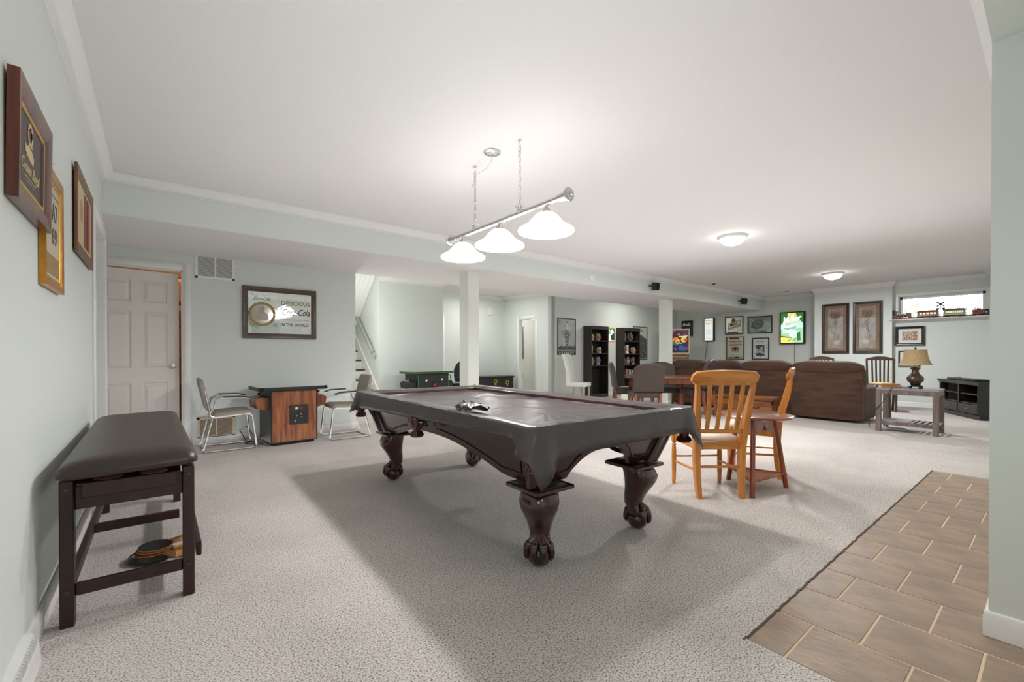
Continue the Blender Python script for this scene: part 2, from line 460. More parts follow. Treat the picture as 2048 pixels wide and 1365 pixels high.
def casing(m, ax, p, u0, u1, h, face, w=0.085, t=0.018):
    """door casing on plane ax=p ('x' or 'y'), along the other axis from u0 to u1, opening height h; face = +-1 outward"""
    for (a, b, z0, z1) in [(u0 - w, u0, 0, h + w), (u1, u1 + w, 0, h + w), (u0, u1, h, h + w)]:
        for tt, ins in ((t * 0.6, 0), (t, 0.018)):
            lo = [a + (ins if z0 == 0 else -0), p, z0]; hi = [b - (ins if z0 == 0 else 0), p + face * tt, z1 - (ins if True else 0)]
            if z0: lo[2] += 0
            if ax == 'x': lo[0], lo[1] = lo[1], lo[0]; hi[0], hi[1] = hi[1], hi[0]
            m.b2(lo, hi, 0.003, 1)
m = MB(); casing(m, 'y', YB, -0.615, 0.239, 2.18, -1)
m.b2((0.225, YB, 0), (0.239, YB + 0.12, 2.18)).b2((-0.615, YB, 2.166), (0.239, YB + 0.12, 2.18)).b2((-0.615, YB, 0), (-0.60, YB + 0.12, 2.18))
struct(m.build('trim_30', TRIM, angle=50))
m = MB()
m.b2((XL - 0.125, 5.485, 0), (XL + 0.004, 5.5, 2.2)).b2((XL - 0.125, 4.66, 2.185), (XL + 0.004, 5.5, 2.2)).b2((XL, 5.49, 0), (XL + 0.016, 5.575, 2.28), 0.003, 1).b2((XL, 4.58, 0), (XL + 0.016, 4.66, 2.28), 0.003, 1).b2((XL, 4.66, 2.2), (XL + 0.016, 5.5, 2.28), 0.003, 1)
struct(m.build('trim_31', TRIM, angle=50))
m = MB(); casing(m, 'x', 7.68, 8.595, 9.272, 2.09, -1)
m.b2((7.68, 8.595, 0), (7.80, 8.607, 2.09)).b2((7.68, 9.26, 0), (7.80, 9.272, 2.09)).b2((7.68, 8.595, 2.078), (7.80, 9.272, 2.09))
struct(m.build('trim_32', TRIM, angle=50))
m = MB(); casing(m, 'y', 9.93, 5.05, 5.67, 2.09, -1)
struct(m.build('trim_33', TRIM, angle=50))

# door_1: six-panel door, ajar into the storeroom
d1 = sempty('door_1', (-0.603, 6.835, 0), rad(7.5))
DW, DH, DT = 0.815, 2.15, 0.038
lf = MB()
st = 0.115; mid = 0.10
xs = [0, st, (DW - mid) / 2, (DW + mid) / 2, DW - st, DW]
zs = [0.012, 0.24, 0.80, 0.985, 1.66, 1.77, 2.03, DH]
for (a, b) in ((0, 1), (2, 3), (4, 5)): lf.b2((xs[a], 0, zs[0]), (xs[b], DT, DH))
for (a, b) in ((0, 1), (2, 3), (4, 5), (6, 7)):
    lf.b2((xs[1], 0.0005, zs[a]), (xs[2], DT - 0.0005, zs[b])).b2((xs[3], 0.0005, zs[a]), (xs[4], DT - 0.0005, zs[b]))
lf.build('door_leaf', DOORP, d1, smooth=False)
for (a, b) in ((1, 2), (3, 4)):
    for (c, e) in ((1, 2), (3, 4), (5, 6)):
        w, h = xs[b] - xs[a], zs[e] - zs[c]
        pm = MB(); ins = 0.035
        def rc(i, y): return [(i, y, i), (w - i, y, i), (w - i, y, h - i), (i, y, h - i)]
        pm.loft([rc(0, 0.0005), rc(0.010, 0.017), rc(0.022, 0.017), rc(0.050, 0.004)], cap=False)
        pm.b2((0.050, 0.004, 0.050), (w - 0.050, 0.03, h - 0.050))
        pm.build('door_panel', DOORP, d1, loc=(xs[a], 0, zs[c]), smooth=False)
k = MB().lathe([(0.0, 0.062), (0.02, 0.06), (0.029, 0.048), (0.027, 0.034), (0.012, 0.026), (0.011, 0.008), (0.032, 0.006), (0.033, 0.0)], 20, Mrot(PI / 2, 'X'))
k.build('door_knob', NICKEL, d1, loc=(DW - 0.065, 0.0, 1.0))
for z in (0.3, 1.1, 1.9):
    MB().lathe([(0, 0), (0.008, 0), (0.008, 0.09), (0, 0.09)], 8).build('hinge', STEEL, d1, loc=(-0.006, 0.0, z))
# door_2: flush door in the far passage, seen edge-on past the stair wall
d2 = sempty('door_2', (5.055, 9.96, 0))
MB().b2((0, 0, 0.01), (0.61, 0.035, 2.075), 0.003, 1).build('door_leaf', WHITE, d2, smooth=False)
MB().lathe([(0.0, 0.06), (0.026, 0.05), (0.012, 0.02), (0.028, 0.0)], 14, Mrot(PI / 2, 'X')).build('door_knob', NICKEL, d2, loc=(0.55, 0.0, 0.98))

# window_1: basement window high in the right wall
w1 = sempty('window_1', (0, 0, 0))
m = MB()
y0, y1, z0, z1 = 0.93, 2.27, 1.915, 2.43
# casing on the wall, jamb lining, sash
for (a, b, c, e) in ((y0 - 0.045, y1 + 0.045, z1, z1 + 0.05), (y0 - 0.045, y0, z0, z1), (y1, y1 + 0.045, z0, z1)):
    m.b2((12.835, a, c), (12.85, b, e), 0.003, 1)
m.b2((12.85, y0, z0), (12.97, y0 + 0.012, z1)).b2((12.85, y1 - 0.012, z0), (12.97, y1, z1)).b2((12.85, y0, z1 - 0.012), (12.97, y1, z1))
m.build('window_frame', TRIM, w1, smooth=False)
m = MB()
for (a, b, c, e) in ((y0 + 0.012, y1 - 0.012, z1 - 0.062, z1 - 0.012), (y0 + 0.012, y1 - 0.012, z0, z0 + 0.045), (y0 + 0.012, y0 + 0.062, z0, z1 - 0.012), (y1 - 0.062, y1 - 0.012, z0, z1 - 0.012)):
    m.b2((12.925, a, c), (12.955, b, e), 0.004, 1)
m.build('window_sash', P('vinyl_sash', '#e6ebee', 0.35), w1, smooth=False)
m = MB().b2((12.66, y0 - 0.07, z0 - 0.02), (12.95, y1 + 0.14, z0), 0.004, 1).b2((12.835, y0 - 0.05, z0 - 0.05), (12.85, y1 + 0.12, z0 - 0.02))
m.build('window_sill', TRIM, w1, smooth=False)
GLASS = P('window_glass', '#ffffff', 0.0, trans=1.0, ior=1.02, spec=0.2)
MB().b2((12.938, y0 + 0.06, z0 + 0.04), (12.942, y1 - 0.06, z1 - 0.06)).build('window_pane', GLASS, w1, smooth=False)

# ------------------------------------------------------------------ stairs
stair = thing('staircase', 'white staircase with dark treads rising behind the wall end', 'stairs', (0, 0, 0))
DARKW = wood('dark_tread_wood', '#2b1d16', '#4a3326', 'x', 6)
RISER = P('riser_paint', '#e6e6e1', 0.5)
for k in range(1, 12):
    y = 8.55 + 0.235 * k
    MB().b2((2.385, y, 0.205 * (k - 1)), (3.512, y + 0.02, 0.205 * k - 0.028)).build('riser', RISER, stair, smooth=False)
    MB().b2((2.385, y - 0.025, 0.205 * k - 0.028), (3.512, y + 0.235, 0.205 * k), 0.006, 1).build('tread', DARKW, stair, smooth=False)
sk = MB()
pts = [(8.5, 0.0), (8.5, 0.17)] + [(11.45, 0.17 + 2.95 * 0.872), (11.45, 2.45), (8.9, 0.0)]
sk.loft([[(3.512, y, z) for y, z in pts], [(3.538, y, z) for y, z in pts]])
sk.build('stringer', TRIM, stair, smooth=False)
hr = thing('stair_handrail', 'grey handrail on brackets climbing the stair wall', 'handrail', (0, 0, 0))
a, b = Vector((3.46, 8.93, 1.19)), Vector((3.46, 11.3, 3.2))
r_ = MB(); d = (b - a).normalized()
up = Vector((0, -d.z, d.y))
ring = [(-0.022, -0.04), (0.022, -0.04), (0.028, -0.01), (0.022, 0.03), (-0.022, 0.03), (-0.028, -0.01)]
r_.loft([[tuple(p + Vector((u, 0, 0)) + up * v) for u, v in ring] for p in (a, b)])
RAILM = P('grey_rail_paint', '#a9a9a4', 0.35)
r_.build('rail', RAILM, hr)
MB().box((3.495, 8.93, 1.13), (0.09, 0.05, 0.10), 0.004, 1).build('rail_end', RAILM, hr)
for t in (0.12, 0.5, 0.85):
    p = a.lerp(b, t)
    MB().tube([(3.538, p.y, p.z - 0.07), (3.49, p.y, p.z - 0.075), (3.46, p.y, p.z - 0.03)], 0.008).build('bracket', STEEL, hr)
# sloping underside of the upper flight
up_ = MB()
for i in range(12):
    x = 2.39 + i * 0.0955
    up_.loft([[(x, 8.80, 2.90), (x + 0.092, 8.80, 2.90), (x + 0.092, 8.80, 3.0), (x, 8.80, 3.0)],
              [(x, 10.05, 1.815), (x + 0.092, 10.05, 1.815), (x + 0.092, 10.05, 1.915), (x, 10.05, 1.915)]])
up_.build('flight_soffit', P('bright_stair_paint', '#f1f2ec', 0.5), stair, smooth=False)

# ================================================================== POOL TABLE
MAHOG = wood('polished_mahogany', '#1a0805', '#45150b', 'z', 5, 0.2, 0.7)
MAHOGX = wood('polished_mahogany_rail', '#1a0a06', '#37130c', 'y', 5, 0.25, 0.5)
LEATHER = P('oxblood_leather', '#43150c', 0.28, coat=0.5, vary=(30, 0.4))
pt = thing('pool_table', 'dark mahogany pool table with claw feet under a black cover', 'pool table', (2.06, 2.77, 0), rad(-1.66))
HX, HY = 0.665, 1.255
def cab_inset(z): return (0.74 - z) * 0.34
CXT, CYT = 0.595, 1.165           # half sizes of the cabinet at z = 0.74
def lerp(a, b, t): return a + (b - a) * t
def smooth(t): t = max(0, min(1, t)); return t * t * (3 - 2 * t)
def zbot(s, L, flat):            # lower edge of an apron: low by the legs, arched in the middle
    e = min(s, L - s)
    if e < flat: return 0.455
    if L > 1.5: return lerp(0.455, 0.58, math.sin(min(1, (e - flat) / 0.80) * PI / 2))
    return lerp(0.455, 0.595, math.sin(min(1, (e - flat) / 0.27) * PI / 2) ** 0.8)
def panel_pt(side, s, z, out=0.0):
    i = cab_inset(z) - out
    if side in ('xn', 'xp'):
        sg = -1 if side == 'xn' else 1
        hy = CYT - cab_inset(z)
        return (sg * (CXT - i), lerp(-hy, hy, s), z)
    sg = -1 if side == 'yn' else 1
    hx = CXT - cab_inset(z)
    return (lerp(-hx, hx, s), sg * (CYT - i), z)
for side, L in (('xn', 2 * CYT), ('xp', 2 * CYT), ('yn', 2 * CXT), ('yp', 2 * CXT)):
    n = 44; rings = []
    for i in range(n + 1):
        s = i / n; zb = zbot(s * L, L, 0.27 if L < 1.5 else 0.30); r = []
        for (z, o) in ((0.745, 0), (zb, 0), (zb, -0.03), (0.745, -0.03)): r.append(panel_pt(side, s, z, o))
        rings.append(r)
    ap = MB().loft(rings).build('apron', MAHOGX, pt, angle=45)
    # raised moulding outlines
    spans = [(0.05, 0.47), (0.53, 0.95)] if L > 1.5 else [(0.07, 0.93)]
    for (s0, s1) in spans:
        loop = []
        N = 16
        for i in range(N + 1): loop.append((lerp(s0, s1, i / N), 0.705))
        for i in range(N, -1, -1):
            s = lerp(s0, s1, i / N); loop.append((s, zbot(s * L, L, 0.27 if L < 1.5 else 0.30) + 0.045))
        for off in (0.0,):
            MB().tube([panel_pt(side, s, z, 0.001) for s, z in loop], 0.007, 5, closed=True).build('moulding', MAHOG, ap)
for sx in (-1, 1):
    for sy in (-1, 1):
        # fluted corner post
        rings = []
        for z in (0.745, 0.60, 0.445):
            cx, cy = sx * (CXT - cab_inset(z)), sy * (CYT - cab_inset(z)); h = 0.045
            rings.append([(cx + h * math.cos(2 * PI * i / 20) * (1 + 0.09 * (i % 2)), cy + h * math.sin(2 * PI * i / 20) * (1 + 0.09 * (i % 2)), z) for i in range(20)])
        MB().loft(rings).build('corner_post', MAHOG, pt)
        lx, ly = sx * 0.408, sy * 1.003
        leg = MB().box((lx, ly, 0.428), (0.27, 0.27, 0.024), 0.010, 3).build('leg_cap', MAHOG, pt)
        # cabriole leg
        dx, dy = sx * 0.7071, sy * 0.7071
        prof = [(0.418, 0.02, 0.088), (0.395, 0.028, 0.098), (0.355, 0.042, 0.103), (0.315, 0.040, 0.096), (0.27, 0.024, 0.079), (0.22, 0.004, 0.064), (0.17, -0.008, 0.052), (0.15, 0.002, 0.052), (0.125, 0.012, 0.060), (0.10, 0.02, 0.060), (0.07, 0.02, 0.05)]
        rings = []
        for z, o, r in prof:
            rg = []
            for i in range(20):
                a = 2 * PI * i / 20
                # rounded-square section, slight ridge on the knee
                q = 1 + 0.07 * math.cos(4 * (a - math.atan2(dy, dx)))
                rg.append((lx + dx * o + r * q * math.cos(a), ly + dy * o + r * q * math.sin(a), z))
            rings.append(rg)
        MB().loft(rings).build('leg', MAHOG, pt, angle=60)
        f = MB(); fx, fy = lx + dx * 0.022, ly + dy * 0.022
        f.sphere((fx, fy, 0.064), 0.070, n=20, sc=(1, 1, 0.92))
        a0 = math.atan2(dy, dx)
        for da in (-1.15, -0.38, 0.38, 1.15, PI):
            a = a0 + da; ux, uy = math.cos(a), math.sin(a)
            f.tube([(fx + ux * r_, fy + uy * r_, z_) for r_, z_ in ((0.010, 0.178), (0.030, 0.152), (0.050, 0.132), (0.066, 0.110), (0.075, 0.085), (0.076, 0.062), (0.071, 0.042))], [0.014, 0.018, 0.021, 0.024, 0.018, 0.014, 0.005], 9)
            f.sphere((fx + ux * 0.060, fy + uy * 0.060, 0.118), 0.026, n=10)
        f.build('claw_foot', MAHOG, pt, angle=70)
# rails and playing field under the cover
m = MB()
for (lo, hi) in (((-HX + 0.01, -HY + 0.01, 0.735), (-HX + 0.14, HY - 0.01, 0.792)), ((HX - 0.14, -HY + 0.01, 0.735), (HX - 0.01, HY - 0.01, 0.792)), ((-HX + 0.13, -HY + 0.01, 0.735), (HX - 0.13, -HY + 0.14, 0.792)), ((-HX + 0.13, HY - 0.14, 0.735), (HX - 0.13, HY - 0.01, 0.792))):
    m.b2(lo, hi, 0.012, 2)
m.build('rail', MAHOGX, pt)
MB().b2((-HX + 0.13, -HY + 0.13, 0.70), (HX - 0.13, HY - 0.13, 0.745)).build('slate_bed', P('green_baize', '#2f5a46', 0.9), pt)
# leather pockets hanging below the rails
def pocket(x, y, a, z=0.70):
    M = Mloc(x, y, z) @ Mrot(a, 'Z')
    g = MB()
    for sx in (-1, 1):                      # two ornamented lobes of the pocket iron
        g.lathe([(0, 0.012), (0.018, 0.010), (0.034, 0.0), (0.040, -0.016), (0.030, -0.024), (0, -0.026)], 14, M @ Mloc(sx * 0.034, -0.012, -0.012) @ Mrot(PI / 2, 'X'))
        g.tube([(sx * 0.034 + 0.033 * math.cos(t * PI / 6), -0.03, -0.012 + 0.033 * math.sin(t * PI / 6)) for t in range(12)], 0.007, 6, closed=True, M=M)
    g.lathe([(0.0, -0.115), (0.040, -0.113), (0.043, -0.10), (0.030, -0.078), (0.032, -0.062), (0.046, -0.038), (0.052, -0.01), (0.046, 0.02), (0.0, 0.02)], 18, M)
    for k in range(14):
        t = 2 * PI * k / 14
        g.tube([(0.044 * math.cos(t), 0.044 * math.sin(t), -0.105), (0.033 * math.cos(t), 0.033 * math.sin(t), -0.078)], 0.006, 5, M=M)
    return g.build('pocket', LEATHER, pt)
for (x, y, a) in ((-HX + 0.0, 0, -PI / 2), (HX, 0, PI / 2), (-HX + 0.02, HY - 0.02, -2.3), (HX - 0.02, -HY + 0.04, 0.6), (HX - 0.02, HY - 0.02, 2.3), (-HX + 0.05, -HY + 0.05, -0.7)):
    pocket(x, y, a, 0.685)

# ---- the cover lying over it (a thing of its own)
COVER = P('black_vinyl_cover', '#423c3d', 0.30, bump=(14, 0.25, 0.012), vary=(3, 0.12), spec=0.5)
CX, CY, ZC = 0.69, 1.275, 0.800
N = 360; RC = 0.05
def outline(u):
    """point + normal of the rounded rectangle at perimeter fraction u, from the near-left corner anticlockwise seen from above"""
    lx, ly = 2 * (CX - RC), 2 * (CY - RC); q = PI / 2 * RC; T = 2 * lx + 2 * ly + 4 * q
    d = (u % 1.0) * T
    segs = [('l', lx, (-CX + RC, -CY), (1, 0), (0, -1)), ('c', q, (CX - RC, -CY + RC), -PI / 2), ('l', ly, (CX, -CY + RC), (0, 1), (1, 0)), ('c', q, (CX - RC, CY - RC), 0),
            ('l', lx, (CX - RC, CY), (-1, 0), (0, 1)), ('c', q, (-CX + RC, CY - RC), PI / 2), ('l', ly, (-CX, CY - RC), (0, -1), (-1, 0)), ('c', q, (-CX + RC, -CY + RC), PI)]
    for sg in segs:
        if d <= sg[1] + 1e-9:
            if sg[0] == 'l': return (sg[2][0] + sg[3][0] * d, sg[2][1] + sg[3][1] * d), sg[4]
            a = sg[3] + d / RC
            return (sg[2][0] + RC * math.cos(a), sg[2][1] + RC * math.sin(a)), (math.cos(a), math.sin(a))
        d -= sg[1]
    return (-CX + RC, -CY), (0, -1)
from mathutils import noise as NZ
def drop(p):
    x, y = p
    # base drop per side, blended at corners, plus hanging corner tips
    dn = abs(y + CY); df = abs(y - CY); dl = abs(x + CX); dr = abs(x - CX)
    if dn <= min(df, dl, dr): d = 0.135 + 0.05 * max(0, 1 - (x + CX) / 0.35)
    elif df <= min(dl, dr): d = 0.12
    elif dl <= dr: d = lerp(0.045, 0.125, (y + CY) / (2 * CY))
    else: d = 0.13
    for (cx, cy, ext, w) in ((-CX, -CY, 0.10, 0.15), (CX, -CY, 0.16, 0.12), (-CX, CY, 0.07, 0.14), (CX, CY, 0.12, 0.12)):
        r = math.hypot(x - cx, y - cy)
        if (cx, cy) == (-CX, -CY) and x < -CX + 0.03 and r > 0.09: continue
        d += ext * max(0, 1 - r / w) ** 1.1
    return d
cv = bmesh.new(); rings = []
lv = [('hem', 1.0), ('s', 0.72), ('s', 0.45), ('s', 0.22), ('s', 0.06), ('e', 0)]
prm = [outline(i / N) for i in range(N)]
for (kind, f) in lv:
    rg = []
    for i, ((x, y), (nx, ny)) in enumerate(prm):
        dd = drop((x, y))
        corner = max(0, 1 - min(math.hypot(x - sx * CX, y - sy * CY) for sx in (-1, 1) for sy in (-1, 1)) / 0.16)
        flare = f * (0.010 + 0.075 * corner * (1.0 if (x < 0) == (y < 0) or True else 0.5))
        wav = f * (0.008 * NZ.noise(Vector((x * 5, y * 5, 1.3))) + corner * 0.020 * math.sin(i * 0.9))
        if kind == 'e': px_, py_, z = x * 0.992, y * 0.995, ZC + 0.004 * NZ.noise(Vector((x * 6, y * 6, 4)))
        else:
            px_, py_ = x + nx * (flare + wav), y + ny * (flare + wav); z = ZC - 0.012 - dd * f
        rg.append(cv.verts.new((px_, py_, z)))
    rings.append(rg)
def inner(ix, iy, z, amp):
    rg = []
    for (x, y), _ in prm:
        X = max(-CX + ix, min(CX - ix, x)); Y = max(-CY + iy, min(CY - iy, y))
        rg.append(cv.verts.new((X, Y, z + amp * NZ.noise(Vector((X * 7, Y * 7, 2))))))
    return rg
for (ins, z, amp) in ((0.035, ZC + 0.004, 0.004), (0.075, ZC + 0.004, 0.005), (0.115, ZC - 0.002, 0.006), (0.15, ZC - 0.030, 0.008), (0.19, ZC - 0.042, 0.010)):
    rings.append(inner(ins, ins, z, amp))
for (fx, amp) in ((0.80, 0.009), (0.62, 0.008), (0.42, 0.007), (0.2, 0.006)):
    bx, by = CX - 0.19, CY - 0.19
    rg = []
    for (x, y), _ in prm:
        X = max(-bx, min(bx, x)) * fx
        Y = math.copysign(max(0, by - (1 - fx) * bx), 1) * max(-1, min(1, y / by))
        rg.append(cv.verts.new((X, Y, ZC - 0.048 + amp * NZ.noise(Vector((X * 6, Y * 6, 7))) + 0.004 * NZ.noise(Vector((X * 22, Y * 22, 3))))))
    rings.append(rg)
for a, b in zip(rings, rings[1:]):
    for i in range(N):
        j = (i + 1) % N
        try: cv.faces.new((a[i], a[j], b[j], b[i]))
        except ValueError: pass
cv.faces.new(rings[-1])
bmesh.ops.remove_doubles(cv, verts=cv.verts, dist=0.0004)
bmesh.ops.recalc_face_normals(cv, faces=cv.faces)
me = bpy.data.meshes.new('pool_table_cover'); cv.to_mesh(me); cv.free()
me.materials.append(COVER); me.polygons.foreach_set('use_smooth', [True] * len(me.polygons)); me.set_sharp_from_angle(angle=rad(60))
cover = bpy.data.objects.new('pool_table_cover', me); C.objects.link(cover)
cover.location = pt.location; cover.rotation_euler = pt.rotation_euler
tag(cover, 'black vinyl cover draped over the pool table, corners hanging', 'table cover')
sd = cover.modifiers.new('thickness', 'SOLIDIFY'); sd.thickness = 0.003; sd.offset = 1
# bunched-up tuck of the cover at the side pocket
b_ = MB()
tuft = [(-0.70, -0.17, 0.0), (-0.66, -0.25, 0.05), (-0.60, -0.20, 0.075), (-0.56, -0.12, 0.05), (-0.55, -0.06, 0.07), (-0.58, -0.02, 0.02)]
rings = []
for k in range(9):
    t = k / 8
    w = math.sin(t * PI)
    rings.append([(-0.675 + 0.17 * t + 0.012 * math.sin(k * 2.1), -0.60 + 0.26 * (j / 6 - 0.5) * (0.5 + 0.5 * w) + 0.02 * math.sin(j * 2 + k), ZC + 0.002 + (0.045 * w) * (0.35 + abs(math.sin(j * 1.3 + k * 0.7)))) for j in range(7)])
b_.loft(rings, cap=False, closed=False)
b_.build('cover_tuck', COVER, cover, angle=50)
# small green LED-like chalk on the far rail
ch = MB().box((0, 0, 0.006), (0.022, 0.022, 0.012), 0.002, 1).build('chalk', P('bright_green_chalk', '#59c95a', 0.8)); ch.location = (2.66, 3.95, ZC + 0.010)
tag(ch, 'small bright green cue chalk on the covered table by its far end', 'chalk')

# ================================================================== BILLIARD LIGHT
bl = thing('billiard_light', 'brushed nickel bar light with three white glass shades over the pool table', 'pendant light', (PEND_X, 2.81, 0))
BZ = 2.205
Y0, Y1 = -0.70, 0.70
MB().tube([(0, Y0, BZ), (0, Y1, BZ)], 0.021, 14).build('bar', NICKEL, bl)
fin = [(0.0, 0.10), (0.012, 0.095), (0.014, 0.082), (0.026, 0.078), (0.030, 0.07), (0.046, 0.064), (0.048, 0.056), (0.036, 0.048), (0.036, 0.02), (0.030, -0.02), (0.024, -0.05), (0.021, -0.052), (0, -0.052)]
for y, a in ((Y0, PI / 2), (Y1, -PI / 2)):
    MB().lathe(fin, 20).build('end_cap', NICKEL, bl, loc=(0, y, BZ), rot=(a, 0, 0))
SHADEM = P('frosted_glass_shade', '#fdfbf6', 0.35, emit=('#fffdfa', 2.7))
shp = [(0.030, 0.135), (0.055, 0.128), (0.082, 0.108), (0.105, 0.082), (0.125, 0.058), (0.150, 0.038), (0.180, 0.024), (0.196, 0.012), (0.198, 0.0), (0.192, -0.006), (0.176, 0.004)]
ri = [(r - 0.005, z - 0.004) for r, z in reversed(shp[:-2])]
for i, y in enumerate(PEND_Y):
    yl = y - 2.81
    s = MB().lathe(shp + ri, 40).build('shade', SHADEM, bl, loc=(0, yl, 2.005))
    MB().lathe([(0.0, 0.185), (0.012, 0.185), (0.012, 0.165), (0.026, 0.158), (0.028, 0.130), (0, 0.128)], 16).build('socket', NICKEL, s)
    MB().sphere((0, 0, 0.085), 0.028, n=12).build('bulb', P('lit_bulb', '#ffffff', 0.4, emit=('#fff4e0', 20)), s)
# chains from ceiling hooks, canopy and cord
def chain(y, twist):
    g = MB(); z = BZ + 0.075; k = 0
    while z < CEIL - 0.055:
        M = Mloc(0, y, z) @ Mrot(PI / 2 * (k % 2) + twist, 'Z')
        g.tube([(0.010 * math.cos(t * PI / 5), 0, 0.022 * math.sin(t * PI / 5)) for t in range(10)], 0.0025, 5, closed=True, M=M)
        z += 0.037; k += 1
    return g.build('chain', CHROME, bl)
for y in (2.56 - 2.81, 3.16 - 2.81):
    chain(y, 0.3)
    MB().lathe([(0, 0.07), (0.008, 0.068), (0.010, 0.055), (0.030, 0.045), (0.033, 0.036), (0.018, 0.03), (0.024, 0.018), (0.022, 0.0), (0, 0.0)], 16).build('chain_loop', CHROME, bl, loc=(0, y, BZ + 0.014))
    g = MB().lathe([(0, 0), (0.014, 0), (0.012, -0.006), (0, -0.008)], 12, Mloc(0, y, CEIL))
    g.tube([(0, y, CEIL - 0.005), (0, y, CEIL - 0.03), (0.012, y, CEIL - 0.042), (0, y, CEIL - 0.055), (-0.010, y, CEIL - 0.045)], 0.003, 6)
    for t in range(3):
        g.tube([(0.012 * math.cos(a * PI / 4) + 0.008 * t - 0.01, y + 0.01 * t - 0.01, CEIL - 0.075 - 0.022 * t + 0.018 * math.sin(a * PI / 4)) for a in range(8)], 0.002, 5, closed=True)
    g.build('ceiling_hook', CHROME, bl)
MB().lathe([(0, -0.034), (0.012, -0.034), (0.014, -0.026), (0.038, -0.022), (0.046, -0.014), (0.066, -0.010), (0.068, 0.0), (0, 0.0)], 28).build('canopy', NICKEL, bl, loc=(-0.045, 2.85 - 2.81, CEIL))
cp = [(-0.045, 0.04, CEIL - 0.035), (-0.045, 0.05, CEIL - 0.07), (-0.03, 0.15, CEIL - 0.10), (0.0, 0.33, CEIL - 0.075), (0.03, 0.42, CEIL - 0.11), (0.02, 0.44, CEIL - 0.17), (0.0, 0.37, CEIL - 0.15), (0.004, 0.355, CEIL - 0.2), (0.004, 0.352, BZ + 0.06)]
MB().tube(cp, 0.0028, 6).build('cord', P('clear_lamp_cord', '#cfcdc6', 0.3), bl)

# flush ceiling lamps
for i, (x, y) in enumerate(FLUSH):
    t = thing('ceiling_lamp', ['round flush glass ceiling lamp nearer the pool table', 'round flush glass ceiling lamp farther off, by the flower pictures'][i], 'ceiling lamp', (x, y, CEIL), 0, 'flush ceiling lamps')
    MB().lathe([(0, 0), (0.185, 0), (0.185, -0.012), (0.172, -0.030), (0.155, -0.040), (0, -0.040)], 36).build('lamp_rim', P('white_lamp_rim', '#d9d9d5', 0.4), t)
    MB().lathe([(0.158, -0.036), (0.152, -0.055), (0.132, -0.085), (0.095, -0.108), (0.05, -0.120), (0, -0.123)], 32).build('lamp_dome', P('lit_frosted_dome', '#ffffff', 0.4, emit=('#fffefc', 9.0)), t)
    MB().lathe([(0, -0.122), (0.010, -0.124), (0.012, -0.132), (0.006, -0.142), (0, -0.144)], 12).build('finial', WHITE, t)

# ================================================================== SPECTATOR BENCH
ESP = wood('espresso_wood', '#1f0d0a', '#3a1b15', 'z', 5, 0.42, 0.0)
SEATV = P('brown_black_vinyl', '#33261f', 0.38, bump=(60, 0.12, 0.003), vary=(2.5, 0.15), stretch=(1, 6, 1))
bn = thing('spectator_bench', 'tall espresso wood bench with brown padded lid beside the left wall', 'bench', (-0.095, 3.46, 0), 0)
bw, bd = 0.205, 0.85       # half sizes to leg centres
LT = 0.615
legs = {}
for sx in (-1, 1):
    for sy in (-1, 1):
        MB().box((sx * bw, sy * bd, LT / 2), (0.045, 0.06, LT), 0.004, 1).build('leg', ESP, bn)
for sy in (-1, 1):
    a = MB().box((0, sy * bd, 0.535), (2 * bw - 0.045, 0.03, 0.10), 0.004, 1).build('end_apron', ESP, bn)
    MB().box((0, sy * bd, 0.145), (2 * bw - 0.045, 0.028, 0.05), 0.004, 1).build('end_rail', ESP, bn)
    for (x, z) in ((-bw, 0.575), (bw, 0.575), (-bw, 0.15), (bw, 0.15)):
        MB().lathe([(0, 0.004), (0.008, 0.003), (0.009, 0)], 10, Mloc(x, sy * (bd + 0.03), z) @ Mrot(PI / 2 * (1 if sy < 0 else -1), 'X')).build('bolt', P('dark_bolt', '#4a403a', 0.4, 0.6), bn)
MB().box((0, 0.0, 0.145), (2 * bw - 0.02, 0.03, 0.05), 0.004, 1).build('middle_rail', ESP, bn)
MB().box((-bw, 0, 0.145), (0.028, 2 * bd - 0.06, 0.05), 0.004, 1).build('side_rail', ESP, bn)
for sx in (-1, 1): MB().box((sx * bw, 0, 0.555), (0.022, 2 * bd - 0.06, 0.085), 0.004, 1).build('side_apron', ESP, bn)
MB().box((bw + 0.045, 0.02, 0.175), (0.022, 2 * bd - 0.1, 0.07), 0.004, 1).build('foot_rail', ESP, bn)
MB().b2((-bw + 0.02, -bd + 0.03, 0.51), (bw - 0.02, bd - 0.03, 0.525)).build('storage_floor', ESP, bn)
# drink tray at the near end with two round cut-outs
tr = MB()
tr.b2((-0.175, -bd - 0.03, 0.588), (0.175, -bd + 0.075, 0.598)).b2((-0.16, -bd - 0.040, 0.535), (0.16, -bd - 0.026, 0.600), 0.004, 1)
tr.build('drink_tray', ESP, bn)
for x in (-0.078, 0.078):
    MB().lathe([(0, 0.0), (0.050, 0.0), (0.050, 0.0015), (0, 0.0015)], 28, Mloc(x, -bd + 0.028, 0.598)).build('cup_holder', P('tan_felt_liner', '#c79a76', 0.8), bn)
se = MB()
rings = []
hw, hd = 0.235, 0.94
for (ins, z) in ((0.012, 0.632), (0.0, 0.640), (0.0, 0.655), (0.008, 0.680), (0.03, 0.697), (0.065, 0.706), (0.12, 0.710), (0.18, 0.711)):
    w, d, r = hw - ins, hd - ins, 0.045
    r = min(r, w * 0.9)
    rg = []
    for (cx, cy, a0) in ((w - r, d - r, 0), (-w + r, d - r, 90), (-w + r, -d + r, 180), (w - r, -d + r, 270)):
        for k in range(7):
            a = rad(a0 + 15 * k); rg.append((cx + r * math.cos(a), cy + r * math.sin(a), z))
    rings.append(rg)
se.loft(rings)
